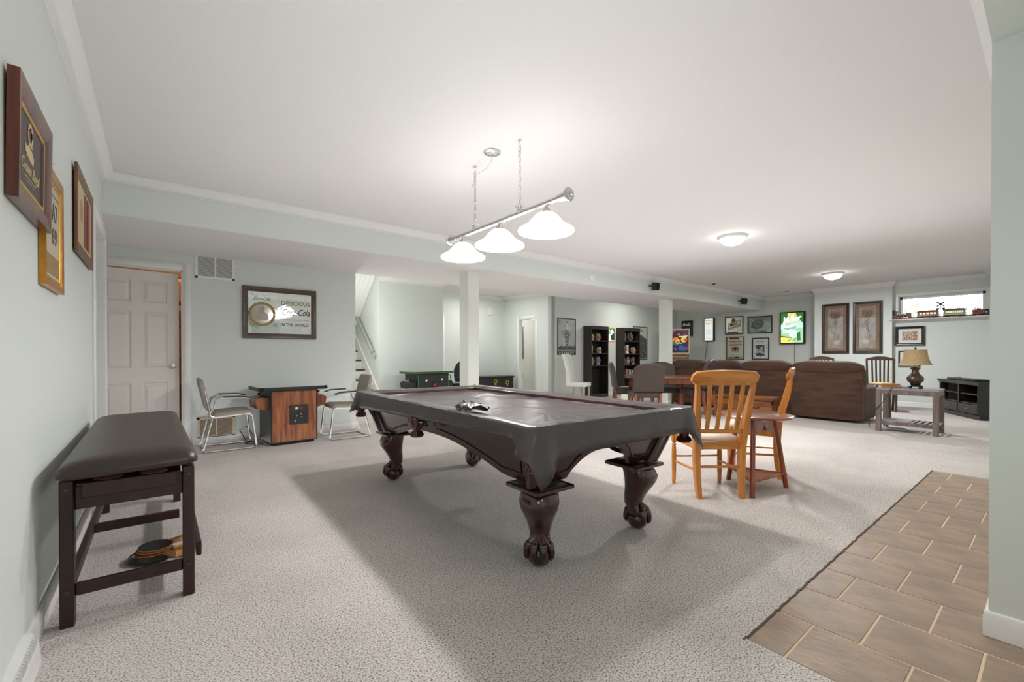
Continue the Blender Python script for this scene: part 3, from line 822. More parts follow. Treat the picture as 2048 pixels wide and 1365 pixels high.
so = se.build('seat_cushion', SEATV, bn, angle=60, loc=(0.005, -0.02, 0), rot=(0.0, rad(-1.2), rad(0.8)))
MB().b2((-0.22, -0.74, 0.620), (0.22, 0.92, 0.634), 0.003, 1).build('lid_board', ESP, bn)
# table-tennis bats in a pile on the carpet
RUB = [P('black_bat_rubber', '#1d1f22', 0.6, bump=(400, 0.2, 0.001)), P('red_bat_rubber', '#b23a1d', 0.5)]
HAND = wood('bat_handle_wood', '#9a6431', '#d9a868', 'x', 12, 0.5, 0.1)
def bat(x, y, z, rz, label, top=0, tilt=(0, 0), only_handle=False):
    t = thing('table_tennis_bat', label, 'paddle', (x, y, z), rz, 'pile of table tennis bats')
    t.rotation_euler = (tilt[0], tilt[1], rz)
    blade = [(0.078 * math.cos(a), 0.082 * math.sin(a)) for a in [2 * PI * i / 28 for i in range(28)]]
    MB().zprism(blade, 0.002, 0.008).build('blade', HAND, t)
    MB().zprism([(a * 0.985, b * 0.985) for a, b in blade], 0.008, 0.0105).build('rubber', RUB[top], t)
    MB().zprism([(a * 0.985, b * 0.985) for a, b in blade], -0.0005, 0.002).build('rubber', RUB[1 - top], t)
    MB().loft([[(0.066, s * 0.013, 0.005 + q * 0.009) for s, q in ((-1, -1), (1, -1), (1, 1), (-1, 1))], [(0.10, s * 0.013, 0.005 + q * 0.011) for s, q in ((-1, -1), (1, -1), (1, 1), (-1, 1))], [(0.168, s * 0.017, 0.005 + q * 0.013) for s, q in ((-1, -1), (1, -1), (1, 1), (-1, 1))]]).build('handle', HAND, t)
    return t
BX, BY = -0.015, 3.17
bat(BX, BY, 0.010, rad(-28), 'bottom bat of the pile, handle toward the bench leg', 1)
bat(BX + 0.01, BY + 0.012, 0.023, rad(-6), 'second bat up, wooden handle pointing right', 0)
bat(BX - 0.012, BY + 0.0, 0.036, rad(-48), 'third bat up, round handle end toward the camera', 1)
bat(BX - 0.005, BY + 0.006, 0.049, rad(34), 'bat with orange rubber edge just below the top one', 1)
bat(BX, BY + 0.004, 0.062, rad(22), 'black topped bat lying uppermost on the pile', 0)
bag = MB().lathe([(0.098, 0.002), (0.102, 0.015), (0.096, 0.032), (0.088, 0.040)], 30, ax=1.0, ay=0.95).noise(0.008, 22)
bg = bag.build('plastic_bag', P('clear_plastic_film', '#e8eef2', 0.12, trans=0.95, ior=1.12), angle=80); bg.location = (BX - 0.02, BY, 0.0)
tag(bg, 'crumpled clear plastic bag around the pile of bats', 'bag')

# ================================================================== COCKTAIL ARCADE TABLES
WALN = wood('walnut_laminate', '#5a2d17', '#a2623a', 'z', 6, 0.4, 0.15, (0.35, 0.65))
GLASST = P('smoked_table_glass', '#5d6a66', 0.05, spec=0.8, coat=1.0)
def arcade(name, label, loc, rz, side, front, trim, top, w=0.55, d=0.55, h=0.735, lamp_front=False):
    t = thing(name, label, 'arcade table', loc, rz)
    ins = 0.0
    MB().b2((-w / 2, -d / 2, 0.035), (w / 2, d / 2, h - 0.045), 0.004, 1).build('cabinet', BLACK, t)
    MB().b2((-w / 2 + 0.03, -d / 2 + 0.03, 0), (w / 2 - 0.03, d / 2 - 0.03, 0.037)).build('plinth', BLACK, t)
    for sy in (-1, 1):
        MB().b2((-w / 2 + 0.012, sy * (d / 2 + 0.004), 0.045), (w / 2 - 0.012, sy * (d / 2 - 0.01), h - 0.05), 0.003, 1).build('front_panel', front, t)
        for x in (-w / 2 + 0.006, w / 2 - 0.006):
            MB().b2((x - 0.008, sy * (d / 2 + 0.007), 0.036), (x + 0.008, sy * (d / 2 - 0.01), h - 0.045), 0.003, 1).build('edge_trim', trim, t)
    # table top, chamfered outline
    tw, td, c = w / 2 + 0.135, d / 2 + 0.05, 0.055
    poly = [(-tw + c, -td), (tw - c, -td), (tw, -td + c), (tw, td - c), (tw - c, td), (-tw + c, td), (-tw, td - c), (-tw, -td + c)]
    MB().zprism(poly, h - 0.045, h - 0.006).build('table_top', top, t, smooth=False)
    MB().zprism([(x * 0.985, y * 0.985) for x, y in poly], h - 0.006, h).build('glass_top', GLASST, t, smooth=False)
    for sx in (-1, 1):
        # sloping control panel on each side
        a = [(sx * w / 2, 0.44), (sx * (w / 2 + 0.13), 0.47), (sx * (w / 2 + 0.145), 0.57), (sx * (w / 2 + 0.10), 0.605), (sx * w / 2, 0.60)]
        MB().prism(a, 0.40, y0=-0.20).build('control_panel', side, t, smooth=False)
        b = MB().tube([(sx * (w / 2 + 0.08), -0.06, 0.60), (sx * (w / 2 + 0.085), -0.06, 0.64)], 0.005); b.sphere((sx * (w / 2 + 0.085), -0.06, 0.645), 0.018)
        b.build('joystick', P('red_ball_top', '#8d1a14', 0.3), t)
        for k in range(3):
            MB().lathe([(0, 0.012), (0.012, 0.01), (0.014, 0)], 12, Mloc(sx * (w / 2 + 0.06), 0.03 + 0.05 * k, 0.602)).build('button', WHITE, t)
    return t
a1 = arcade('cocktail_arcade_table', 'walnut cocktail arcade table under the advertising mirror', (1.34, 6.385, 0), rad(3), WALN, WALN, BLACK, BLACK)
cdm = MB()
cdm.prism([(0.0, -0.13)], 0.001) if False else None
MB().box((0.05, -0.283, 0.375), (0.225, 0.018, 0.245), 0.02, 3).build('coin_door', P('black_crackle_metal', '#1b1a1a', 0.45, bump=(150, 0.2, 0.002)), a1)
MB().box((0.02, -0.294, 0.455), (0.038, 0.006, 0.028), 0.003, 1).build('coin_plate', P('cream_coin_plate', '#d8cfb4', 0.4), a1)
MB().box((0.075, -0.294, 0.455), (0.038, 0.006, 0.028), 0.003, 1).build('coin_plate', P('red_coin_plate', '#8a2018', 0.4), a1)
for (x, z, r) in ((0.07, 0.38, 0.010), (0.02, 0.36, 0.008), (0.075, 0.345, 0.006), (0.0, 0.30, 0.012)):
    MB().lathe([(0, 0.012), (r, 0.01), (r * 1.2, 0)], 12, Mloc(x, -0.292, z) @ Mrot(PI / 2, 'X')).build('lock', STEEL, a1)
MB().box((-0.185, -0.281, 0.385), (0.135, 0.006, 0.215), 0.002, 1).build('access_plate', WALN, a1, smooth=False)
GRN = P('green_cabinet_trim', '#2c7a3c', 0.4)
a2 = arcade('cocktail_arcade_table', 'black cocktail arcade table with green edge trim by the stair wall', (4.33, 8.2, 0.0), rad(4), P('black_panel', '#202022', 0.5), P('black_panel2', '#242426', 0.5), GRN, P('dark_top', '#1f2422', 0.4), w=0.72, d=0.5, h=0.80)
MB().zprism([(x * 1.004, y * 1.004) for x, y in [(-0.44, -0.30), (0.44, -0.30), (0.495, -0.245), (0.495, 0.245), (0.44, 0.30), (-0.44, 0.30), (-0.495, 0.245), (-0.495, -0.245)]], 0.765, 0.785).build('green_edge', GRN, a2, smooth=False)
for (x, z) in ((-0.17, 0.62), (0.2, 0.63)):
    MB().lathe([(0, 0.006), (0.022, 0.004), (0.024, 0)], 14, Mloc(x, -0.255, z) @ Mrot(PI / 2, 'X')).build('speaker_button', WHITE, a2)
MB().box((0.02, -0.258, 0.52), (0.12, 0.012, 0.16), 0.006, 1).build('coin_door', BLACK, a2)
MB().box((0.02, -0.266, 0.53), (0.05, 0.006, 0.05), 0.006, 1).build('coin_light', P('lit_red_coin_slot', '#8a2020', 0.4, emit=('#ff2a20', 0.12)), a2)
cb = MB().tube([(0.92, 6.60, 0.008), (0.86, 6.50, 0.01), (0.93, 6.40, 0.006), (0.98, 6.46, 0.008), (0.88, 6.56, 0.03), (0.82, 6.66, 0.16), (0.90, 6.72, 0.20), (0.99, 6.66, 0.06), (1.0, 6.55, 0.006), (0.94, 6.36, 0.006), (1.03, 6.30, 0.02)], 0.005, 6).build('extension_cord', BLACK)
tag(cb, 'black power cord looped on the carpet beside the walnut arcade table', 'cord')

# ================================================================== SLED-BASE GUEST CHAIRS
TAUPE = P('taupe_upholstery', '#9d9489', 0.9, bump=(300, 0.2, 0.002), vary=(40, 0.08))
def guest_chair(label, loc, rz):
    t = thing('guest_chair', label, 'chair', loc, rz, 'chairs at the walnut arcade table')
    r = 0.0105
    for sx in (-1, 1):
        x = sx * 0.235
        MB().tube([(x, 0.26, 0.011), (x, -0.21, 0.011), (x, -0.245, 0.02), (x, -0.255, 0.05), (x, -0.215, 0.40), (x, -0.185, 0.425), (x, -0.14, 0.428), (x, 0.16, 0.408), (x, 0.20, 0.42), (x, 0.215, 0.45), (x * 0.96, 0.262, 0.70), (x * 0.93, 0.27, 0.72)], r, 8).build('side_frame', CHROME, t)
        MB().tube([(x, 0.26, 0.011), (x, 0.285, 0.03), (x, 0.275, 0.06), (x, 0.19, 0.405)], r, 8).build('rear_leg', CHROME, t)
        MB().tube([(x, 0.215, 0.46), (sx * 0.262, 0.18, 0.52), (sx * 0.268, 0.165, 0.60), (sx * 0.268, 0.10, 0.635), (sx * 0.268, -0.13, 0.628), (sx * 0.268, -0.20, 0.605)], 0.009, 8).build('arm', CHROME, t)
        MB().loft([[(sx * 0.268 + a, y, z + b) for a, b in ((-0.02, -0.006), (0.02, -0.006), (0.018, 0.010), (-0.018, 0.010))] for (y, z) in ((0.09, 0.642), (-0.12, 0.636), (-0.20, 0.612))]).build('arm_pad', BLACK, t)
    MB().tube([(-0.235, 0.26, 0.011), (0.235, 0.26, 0.011)], r, 8).build('floor_bar', CHROME, t)
    seat = MB(); rings = []
    for (ins, z) in ((0.02, 0.418), (0.0, 0.428), (0.0, 0.445), (0.015, 0.462), (0.06, 0.47)):
        rg = []
        for (cx, cy, a0) in ((0.18, 0.14, 0), (-0.18, 0.14, 90), (-0.18, -0.16, 180), (0.18, -0.16, 270)):
            for k in range(6):
                a = rad(a0 + 18 * k); rr = 0.065 - ins * 0.9
                X, Y = cx + rr * math.cos(a), cy + rr * math.sin(a)
                rg.append((X, Y, z - 0.06 * Y - 0.02 * max(0, (-Y - 0.14) / 0.08)))
        rings.append(rg)
    seat.loft(rings).build('seat', TAUPE, t)
    bk = MB(); rings = []
    for (ins, y) in ((0.02, -0.028), (0.004, -0.018), (0.0, 0.0), (0.004, 0.012), (0.02, 0.018)):
        rg = []
        for (cx, cz, a0) in ((0.16, 0.13, 0), (-0.16, 0.13, 90), (-0.16, -0.12, 180), (0.16, -0.12, 270)):
            for k in range(6):
                a = rad(a0 + 18 * k); rr = 0.07 - ins
                X, Z = cx + rr * math.cos(a), cz + rr * math.sin(a)
                rg.append((X, y + 0.22 * Z + 0.25 * X * X - 0.01, Z))
        rings.append(rg)
    bk.loft(rings, M=Mloc(0, 0.265, 0.66)).build('backrest', TAUPE, t)
    return t
g1 = guest_chair('taupe guest chair on chrome sled base left of the walnut arcade table', (0.68, 6.40, 0), rad(90))
dup(g1, (2.03, 6.27, 0), rad(-92), 'taupe guest chair on chrome sled base right of the walnut arcade table')

# ================================================================== LEFT-WALL FITTINGS
reg = thing('wall_register', 'white louvred return-air grille high on the back wall by the door', 'vent', (0.578, YB, 2.26), 0)
def grille(t, w, h, blades, frame_m, blade_m):
    f = 0.028
    m = MB().b2((-w / 2, -0.012, -h / 2), (w / 2, 0, -h / 2 + f), 0.002, 1).b2((-w / 2, -0.012, h / 2 - f), (w / 2, 0, h / 2), 0.002, 1).b2((-w / 2, -0.012, -h / 2), (-w / 2 + f, 0, h / 2), 0.002, 1).b2((w / 2 - f, -0.012, -h / 2), (w / 2, 0, h / 2), 0.002, 1).b2((-0.008, -0.010, -h / 2), (0.008, 0, h / 2))
    m.build('frame', frame_m, t, smooth=False)
    s = MB()
    for i in range(blades):
        z = -h / 2 + f + (h - 2 * f) * (i + 0.5) / blades
        s.box((0, -0.006, z), (w - 2 * f, 0.006, (h - 2 * f) / blades * 0.52), M=None)
    s.build('blades', blade_m, t, smooth=False)['kind'] = 'stuff'
    MB().b2((-w / 2 + f, -0.001, -h / 2 + f), (w / 2 - f, 0.0, h / 2 - f)).build('duct', P('dark_duct', '#4b4e4c', 0.9), t, smooth=False)
    for (x, z) in ((-w / 2 + 0.014, 0), (w / 2 - 0.014, 0)):
        MB().lathe([(0, 0.003), (0.005, 0.002), (0.006, 0)], 10, Mloc(x, -0.012, z) @ Mrot(PI / 2, 'X')).build('screw', STEEL, t)
grille(reg, 0.425, 0.305, 22, WHITE, P('white_blade', '#e2e4e1', 0.4))
reg2 = thing('wall_register', 'low return-air grille at floor level behind the left guest chair', 'vent', (0.583, YB, 0.205), 0)
grille(reg2, 0.41, 0.275, 20, P('putty_grille', '#d9cdb9', 0.5), P('putty_blade', '#cbb39b', 0.5))
fr = thing('baseboard_register', 'white angled floor register at the left wall near the bench', 'vent', (XL, 2.36, 0), 0)
MB().prism([(0, 0), (0.045, 0), (0.040, 0.07), (0.022, 0.118), (0, 0.118)], 0.36, M=Mrot(0, 'Z'), y0=-0.36).build('register_case', TRIM, fr, smooth=False)
s = MB()
for i in range(16): s.box((0.0345, -0.03 - 0.02 * i, 0.09), (0.006, 0.006, 0.05))
s.build('louvres', P('white_louvre', '#dcdcda', 0.4), fr, smooth=False)['kind'] = 'stuff'
for i, (y, z, nm) in enumerate(((2.99, 2.04, 'small picture nail left in the wall beside the first frame'), (3.42, 2.06, 'bent picture hook left in the wall above the gold frame'))):
    n_ = MB().tube([(0, 0, 0), (0.006, 0, 0.002), (0.008, 0, 0.012 if i else 0.003)], 0.0018, 6).build('picture_nail', STEEL); n_.location = (XL, y, z)
    tag(n_, nm, 'nail')
# soffit fittings
sd_ = thing('smoke_detector', 'white round smoke detector on the soffit face', 'detector', (6.10, YS, 2.53), 0)
MB().lathe([(0, 0.034), (0.04, 0.032), (0.055, 0.02), (0.058, 0)], 28, Mrot(PI / 2, 'X')).build('body', WHITE, sd_)
MB().lathe([(0, 0.003), (0.012, 0.002), (0.013, 0)], 14, Mloc(0, -0.033, 0.0) @ Mrot(PI / 2, 'X')).build('test_button', P('grey_button', '#b8b8b4', 0.4), sd_)
def speaker(x, label, sc=1.0):
    t = thing('satellite_speaker', label, 'speaker', (x, YS, 2.545), 0, 'small black speakers on the soffit')
    MB().box((-0.02, -0.006, 0.01), (0.05, 0.012, 0.09), 0.003, 1).build('wall_plate', P('white_bracket', '#d8d8d4', 0.4), t)
    MB().tube([(-0.02, -0.01, 0.0), (0.0, -0.05, 0.0), (0.02, -0.07, 0.0)], 0.012).build('bracket', BLACK, t)
    b = MB().box((0.055, -0.125, 0.0), (0.115, 0.12, 0.155), 0.02, 3, M=Mrot(rad(-8), 'Z') @ Mrot(rad(8), 'X')).build('cabinet', P('black_speaker_shell', '#1d1e1e', 0.45), t)
    MB().box((0.055, -0.187, 0.0), (0.095, 0.006, 0.135), 0.01, 2, M=Mrot(rad(-8), 'Z') @ Mrot(rad(8), 'X')).build('grille', P('dark_speaker_cloth', '#141414', 0.9), t)
speaker(7.86, 'black satellite speaker on the soffit nearer the pool table')
speaker(11.85, 'black satellite speaker on the soffit near the far right corner')
cd_ = MB().lathe([(0, -0.03), (0.02, -0.028), (0.03, -0.006), (0.06, 0), (0, 0)], 16).build('ceiling_sensor', P('dark_bronze', '#3a3733', 0.5)); cd_.location = (9.9, 4.97, CEIL)
tag(cd_, 'small dark sensor on the ceiling close to the soffit crown', 'sensor')
cv_ = thing('ceiling_register', 'flat white ceiling register near the far right corner', 'vent', (12.5, 4.45, CEIL), 0)
MB().b2((-0.06, -0.16, -0.008), (0.06, 0.16, 0), 0.003, 1).build('frame', WHITE, cv_)
s = MB()
for i in range(6): s.box((-0.04 + 0.016 * i, 0, -0.009), (0.006, 0.27, 0.004))
s.build('blades', P('grey_blade', '#8d8d8a', 0.5), cv_)['kind'] = 'stuff'
bx = thing('door_chime', 'white door chime box on the far passage wall', 'chime', (7.17, 9.93, 2.33), 0)
MB().b2((-0.075, -0.045, -0.09), (0.075, 0, 0.10), 0.006, 2).build('cover', WHITE, bx)
s = MB()
for x in (-0.045, -0.02, 0.005): s.box((x, -0.046, 0), (0.006, 0.004, 0.15))
s.build('grooves', P('grey_groove', '#c6c8c3', 0.5), bx)
for nm, (x, y, z, rz, lab) in {'a': (8.82, 10.5, 0.48, 0, 'brown outlet plate low on the washroom wall')}.items():
    t = thing('wall_outlet', lab, 'outlet', (x, y, z), rad(rz))
    MB().box((0, -0.004, 0), (0.07, 0.008, 0.115), 0.003, 1).build('cover_plate', P('brown_plate', '#5b5148', 0.4), t)
    for z in (-0.025, 0.025): MB().box((0, -0.009, z), (0.03, 0.004, 0.03), 0.004, 1).build('socket', BLACK, t)

# ================================================================== HONEY WOOD CHAIRS + ROUND TABLE
HONEY = wood('honey_oak', '#a8601c', '#dc9440', 'z', 6, 0.32, 0.3)
HONEYX = wood('honey_oak_rail', '#a8601c', '#dc9440', 'x', 6, 0.32, 0.3)
CREAMF = P('cream_chair_fabric', '#e6d9cd', 0.9, bump=(250, 0.15, 0.002))
AWAY = rad(180 - YAW)
def honey_chair(label, loc, rz):
    t = thing('dining_chair', label, 'chair', loc, rz, 'honey oak chairs at the round table')
    for sx in (-1, 1):
        pts = [(0.172, 0.212, 0.0), (0.178, 0.190, 0.15), (0.182, 0.183, 0.30), (0.185, 0.190, 0.45), (0.192, 0.205, 0.56), (0.203, 0.240, 0.70), (0.216, 0.275, 0.86), (0.222, 0.286, 0.915)]
        wd = [0.019, 0.022, 0.024, 0.027, 0.026, 0.022, 0.017, 0.016]; dp = [0.022, 0.026, 0.029, 0.031, 0.030, 0.026, 0.018, 0.014]
        MB().loft([[(sx * (x) + a * w, y + b * d, z) for a, b in ((-0.9, -1), (0.9, -1), (1, -0.6), (1, 0.6), (0.9, 1), (-0.9, 1), (-1, 0.6), (-1, -0.6))] for (x, y, z), w, d in zip(pts, wd, dp)]).build('rear_leg', HONEY, t)
        fx, fy = sx * 0.205, -0.205
        MB().lathe([(0, 0), (0.014, 0), (0.016, 0.03), (0.019, 0.035), (0.016, 0.042), (0.019, 0.12), (0.021, 0.25), (0.018, 0.325), (0.012, 0.335), (0.022, 0.345), (0.012, 0.358), (0.020, 0.372), (0.021, 0.38), (0, 0.38)], 14, Mloc(fx, fy, 0)).box((fx, fy, 0.41), (0.044, 0.044, 0.07), 0.004, 1).build('front_leg', HONEY, t)
        MB().tube([(sx * 0.200, -0.2, 0.20), (sx * 0.182, 0.185, 0.215)], 0.0105, 8).build('stretcher', HONEY, t)
        MB().b2((sx * 0.205 - 0.011, -0.19, 0.385), (sx * 0.19 + 0.011, 0.185, 0.445), 0.003, 1).build('side_rail', HONEY, t)
    MB().tube([(-0.185, 0.186, 0.245), (0.185, 0.186, 0.245)], 0.011, 8).build('stretcher', HONEYX, t)
    MB().tube([(-0.205, -0.205, 0.245), (0.205, -0.205, 0.245)], 0.0105, 8).build('stretcher', HONEYX, t)
    MB().b2((-0.185, 0.175, 0.385), (0.185, 0.197, 0.445), 0.003, 1).build('back_rail', HONEYX, t)
    MB().b2((-0.205, -0.217, 0.385), (0.205, -0.195, 0.445), 0.003, 1).build('front_rail', HONEYX, t)
    rings = []
    for (ins, z) in ((0.012, 0.443), (0.0, 0.452), (0.0, 0.468), (0.012, 0.482), (0.04, 0.491), (0.10, 0.495)):
        rings.append([(sx * (hw - ins), y + (ins if y < 0 else -ins), z) for (sx, hw, y) in ((-1, 0.215, -0.228), (-0.5, 0.215, -0.235), (0.5, 0.215, -0.235), (1, 0.215, -0.228), (1, 0.20, 0.0), (1, 0.172, 0.172), (0, 0.17, 0.175), (-1, 0.172, 0.172), (-1, 0.20, 0.0))])
    MB().loft(rings).build('seat_pad', CREAMF, t, angle=60)
    # lower back rail, five slats, deep crest rail
    n = 9
    def curve(x): return 0.018 * (1 - (x / 0.22) ** 2)
    MB().loft([[(x, 0.205 + curve(x) + a, 0.535 + b) for a, b in ((-0.011, -0.016), (0.011, -0.016), (0.012, 0.016), (-0.010, 0.016))] for x in [(-0.185 + 0.37 * i / n) for i in range(n + 1)]]).build('lower_rail', HONEYX, t)
    for k in range(4):
        xb = -0.115 + 0.0767 * k; xt = xb * 1.14
        MB().loft([[(lerp(xb, xt, q) + a, 0.205 + curve(xb) + lerp(0, 0.083, q) + 0.012 * math.sin(q * PI) + b, lerp(0.545, 0.92, q)) for a, b in ((-0.0155, -0.006), (0.0155, -0.006), (0.0155, 0.006), (-0.0155, 0.006))] for q in [i / 6 for i in range(7)]]).build('slat', HONEY, t)
    top = []; N_ = 16
    cr = []
    for i in range(N_ + 1):
        u = i / N_; x = -0.262 + 0.524 * u; e = abs(2 * u - 1)
        zt = 1.022 - 0.014 * e ** 2 - (0.024 * max(0, (e - 0.90) / 0.10) ** 2)
        zb = 0.902 + (0.034 * max(0, (e - 0.84) / 0.16) ** 1.6)
        y = 0.272 + curve(x) * 1.2 + 0.0
        tl = 0.020
        cr.append([(x, y - 0.014, zb), (x, y + 0.014, zb), (x, y + 0.017 + tl, zt - 0.01), (x, y + 0.006 + tl, zt), (x, y - 0.006 + tl, zt), (x, y - 0.012 + tl, zt - 0.01)])
    MB().loft(cr).build('crest_rail', HONEYX, t, angle=50)
    return t
hc = honey_chair('honey oak slat-back chair with its back to the camera beside the pool table corner', (3.60, 1.855, 0), AWAY + rad(2))
dup(hc, (4.53, 1.86, 0), rad(-161), 'honey oak slat-back chair seen side-on, tucked in behind the round table')

CHERRY = wood('cherry_stain', '#5c2410', '#a24a20', 'z', 6, 0.28, 0.4)
CHERT = wood('cherry_table_top', '#6e3016', '#a95a2c', 'x', 5, 0.22, 0.5)
rt = thing('side_table', 'round cherry side table with three splayed legs between the honey chairs', 'table', (3.95, 1.63, 0), 0)
TR = 0.292; TZ = 0.64
MB().lathe([(0, TZ - 0.028), (TR - 0.02, TZ - 0.028), (TR - 0.005, TZ - 0.022), (TR, TZ - 0.013), (TR - 0.004, TZ - 0.003), (TR - 0.015, TZ), (0, TZ)], 48).build('table_top', CHERT, rt)
A3 = [math.atan2(1.53 - 1.63, 3.67 - 3.95), math.atan2(1.46 - 1.63, 4.19 - 3.95), math.atan2(1.91 - 1.63, 4.06 - 3.95)]
feet = []
for a in A3:
    u = Vector((math.cos(a), math.sin(a), 0)); 
    p0 = u * 0.175 + Vector((0, 0, TZ - 0.03)); p1 = u * 0.285
    feet.append((p0, p1))
    MB().tube([p0, p0.lerp(p1, 0.3), p0.lerp(p1, 0.6), p0.lerp(p1, 0.77), p0.lerp(p1, 0.79), p0.lerp(p1, 0.83), p1], [0.019, 0.0195, 0.020, 0.020, 0.0235, 0.021, 0.020], 12).build('leg', CHERRY, rt)
at = lambda i, q: feet[i][0].lerp(feet[i][1], q)
for i in range(3):
    j = (i + 1) % 3
    p, q = at(i, 0.80), at(j, 0.80)
    MB().tube([p, q], 0.012, 8).build('stretcher', CHERRY, rt)
    # scalloped apron between two legs under the top
    p, q = at(i, 0.02), at(j, 0.02); L = (q - p).length; d = (q - p).normalized(); nrm = Vector((-d.y, d.x, 0))
    out = [(0, 0)]; K = 24
    for k in range(K + 1):
        u = k / K; out.append((L * u, -0.035 - 0.075 * abs(math.sin(u * PI * 2)) ** 0.8 * (1 if True else 0)))
    out.append((L, 0))
    MB().loft([[tuple(p + d * a + nrm * o + Vector((0, 0, b))) for a, b in out] for o in (-0.006, 0.006)]).build('apron', CHERRY, rt, smooth=False)
tri = [at(i, 0.80) for i in range(3)]
MB().zprism([(p.x * 0.97, p.y * 0.97) for p in tri], tri[0].z - 0.004, tri[0].z + 0.006).build('lower_shelf', CHERT, rt, smooth=False)

# ================================================================== PINE CHEST
PINE = wood('knotty_pine', '#552a0e', '#9a5c24', 'y', 5, 0.35, 0.3)
tk = thing('pine_chest', 'low knotty pine chest with iron corners in front of the sofas', 'chest', (8.42, 3.60, 0), 0)
cw, cd = 0.22, 0.50
MB().b2((-cw, -cd, 0.07), (cw, cd, 0.335), 0.006, 1).build('body', PINE, tk)
MB().b2((-cw - 0.015, -cd - 0.015, 0.335), (cw + 0.015, cd + 0.015, 0.39), 0.008, 2).build('lid', PINE, tk)
for sy in (-1, 1):
    MB().b2((-cw - 0.012, sy * cd - 0.03, 0.05), (cw + 0.012, sy * cd + 0.03, 0.09), 0.004, 1).build('foot', PINE, tk)
    for sx in (-1, 1):
        MB().b2((sx * cw - 0.02, sy * cd - 0.02, 0.0), (sx * cw + 0.02, sy * cd + 0.02, 0.07), 0.004, 1).build('bun_foot', PINE, tk)
        MB().b2((sx * cw - 0.012, sy * cd - 0.012, 0.27), (sx * cw + 0.012, sy * cd + 0.012, 0.33), 0.002, 1).build('corner_plate', P('black_iron', '#221f1d', 0.5, 0.6), tk)
MB().b2((-cw - 0.008, -0.035, 0.25), (-cw, 0.035, 0.335), 0.002, 1).build('lock_plate', P('black_iron', '#221f1d'), tk)
for k in (-0.25, 0.25): MB().tube([(-cw - 0.01, k - 0.05, 0.22), (-cw - 0.035, k - 0.03, 0.20), (-cw - 0.035, k + 0.03, 0.20), (-cw - 0.01, k + 0.05, 0.22)], 0.007, 6).build('handle', P('black_iron', '#221f1d'), tk)

# ================================================================== DINING SET
CHOC = P('chocolate_faux_leather', '#40342f', 0.42, bump=(90, 0.12, 0.002), vary=(6, 0.08))
TOFF = wood('toffee_wood', '#5e2a14', '#a5582a', 'z', 6, 0.3, 0.3)
TOFFX = wood('toffee_wood_top', '#4a2616', '#7b4527', 'x', 5, 0.25, 0.4)
VIEW = rad(-YAW)
dt = thing('dining_table', 'oval dining table on cabriole legs beyond the pool table', 'table', (7.32, 4.65, 0), VIEW)
ov = [(0.70 * math.copysign(abs(math.cos(a)) ** 0.8, math.cos(a)), 0.50 * math.copysign(abs(math.sin(a)) ** 0.8, math.sin(a))) for a in [2 * PI * i / 48 for i in range(48)]]
MB().loft([[(x * k, y * k, z) for x, y in ov] for k, z in ((0.96, 0.712), (0.995, 0.72), (1.0, 0.733), (0.985, 0.745))]).build('table_top', TOFFX, dt)
MB().b2((-0.47, -0.345, 0.615), (0.47, -0.325, 0.712)).b2((-0.47, 0.325, 0.615), (0.47, 0.345, 0.712)).b2((-0.485, -0.335, 0.615), (-0.465, 0.335, 0.712)).b2((0.465, -0.335, 0.615), (0.485, 0.335, 0.712)).build('apron', TOFF, dt, smooth=False)
for sx in (-1, 1):
    for sy in (-1, 1):
        dx, dy = sx * 0.75, sy * 0.66
        prof = [(0.71, 0.0, 0.035), (0.62, 0.012, 0.044), (0.55, 0.025, 0.045), (0.45, 0.018, 0.036), (0.30, -0.01, 0.027), (0.15, -0.012, 0.023), (0.07, 0.006, 0.026), (0.0, 0.02, 0.03)]
        MB().loft([[(sx * 0.475 + dx * o + r * math.cos(a), sy * 0.335 + dy * o + r * math.sin(a), z) for a in [2 * PI * i / 12 for i in range(12)]] for z, o, r in prof]).build('leg', TOFF, dt)
def parsons(label, x, y, rz, back=1.0):
    t = thing('upholstered_chair', label, 'chair', (x, y, 0), rz, 'chocolate chairs round the dining table')
    for sx in (-1, 1):
        MB().loft([[(sx * 0.215 + a * 0.02, y0 + b * 0.022, z) for a, b in ((-1, -1), (1, -1), (1, 1), (-1, 1))] for y0, z in ((0.28, 0), (0.225, 0.30), (0.215, 0.46))]).build('leg', TOFF, t)
        MB().loft([[(sx * 0.215 + a * w, -0.20 + b * w, z) for a, b in ((-1, -1), (1, -1), (1, 1), (-1, 1))] for w, z in ((0.016, 0), (0.022, 0.40))]).build('leg', TOFF, t)
    MB().box((0, 0, 0.44), (0.49, 0.47, 0.11), 0.03, 3).build('seat', CHOC, t)
    rings = []
    n = 14
    for z, y0, th in ((0.50, 0.228, 0.035), (0.60, 0.235, 0.038), (0.75, 0.255, 0.038), (0.90, 0.285, 0.036)):
        rings.append([(-0.262, y0 - th, z), (0.262, y0 - th, z), (0.268, y0 - th * 0.6, z), (0.268, y0 + th * 0.6, z), (0.262, y0 + th, z), (-0.262, y0 + th, z), (-0.268, y0 + th * 0.6, z), (-0.268, y0 - th * 0.6, z)])
    bk = MB().loft(rings)
    # arched top
    secs = []
    for i in range(n + 1):
        u = -1 + 2 * i / n; x = 0.262 * u; h = 0.905 + 0.085 * (1 - u * u) ** 0.75
        secs.append([(x, 0.285 - 0.036, 0.895), (x, 0.285 + 0.036, 0.895), (x, 0.292 + 0.034, h - 0.02), (x, 0.292 + 0.016, h), (x, 0.292 - 0.016, h), (x, 0.292 - 0.034, h - 0.02)])
    bk.loft(secs)
    bk.build('backrest', CHOC, t, angle=45)
    return t
p0 = parsons('chocolate upholstered chair with its back square to the camera', 6.77, 4.66, AWAY)
dup(p0, (7.95, 4.96, 0), VIEW, 'chocolate upholstered chair across the table, in front of the far column')
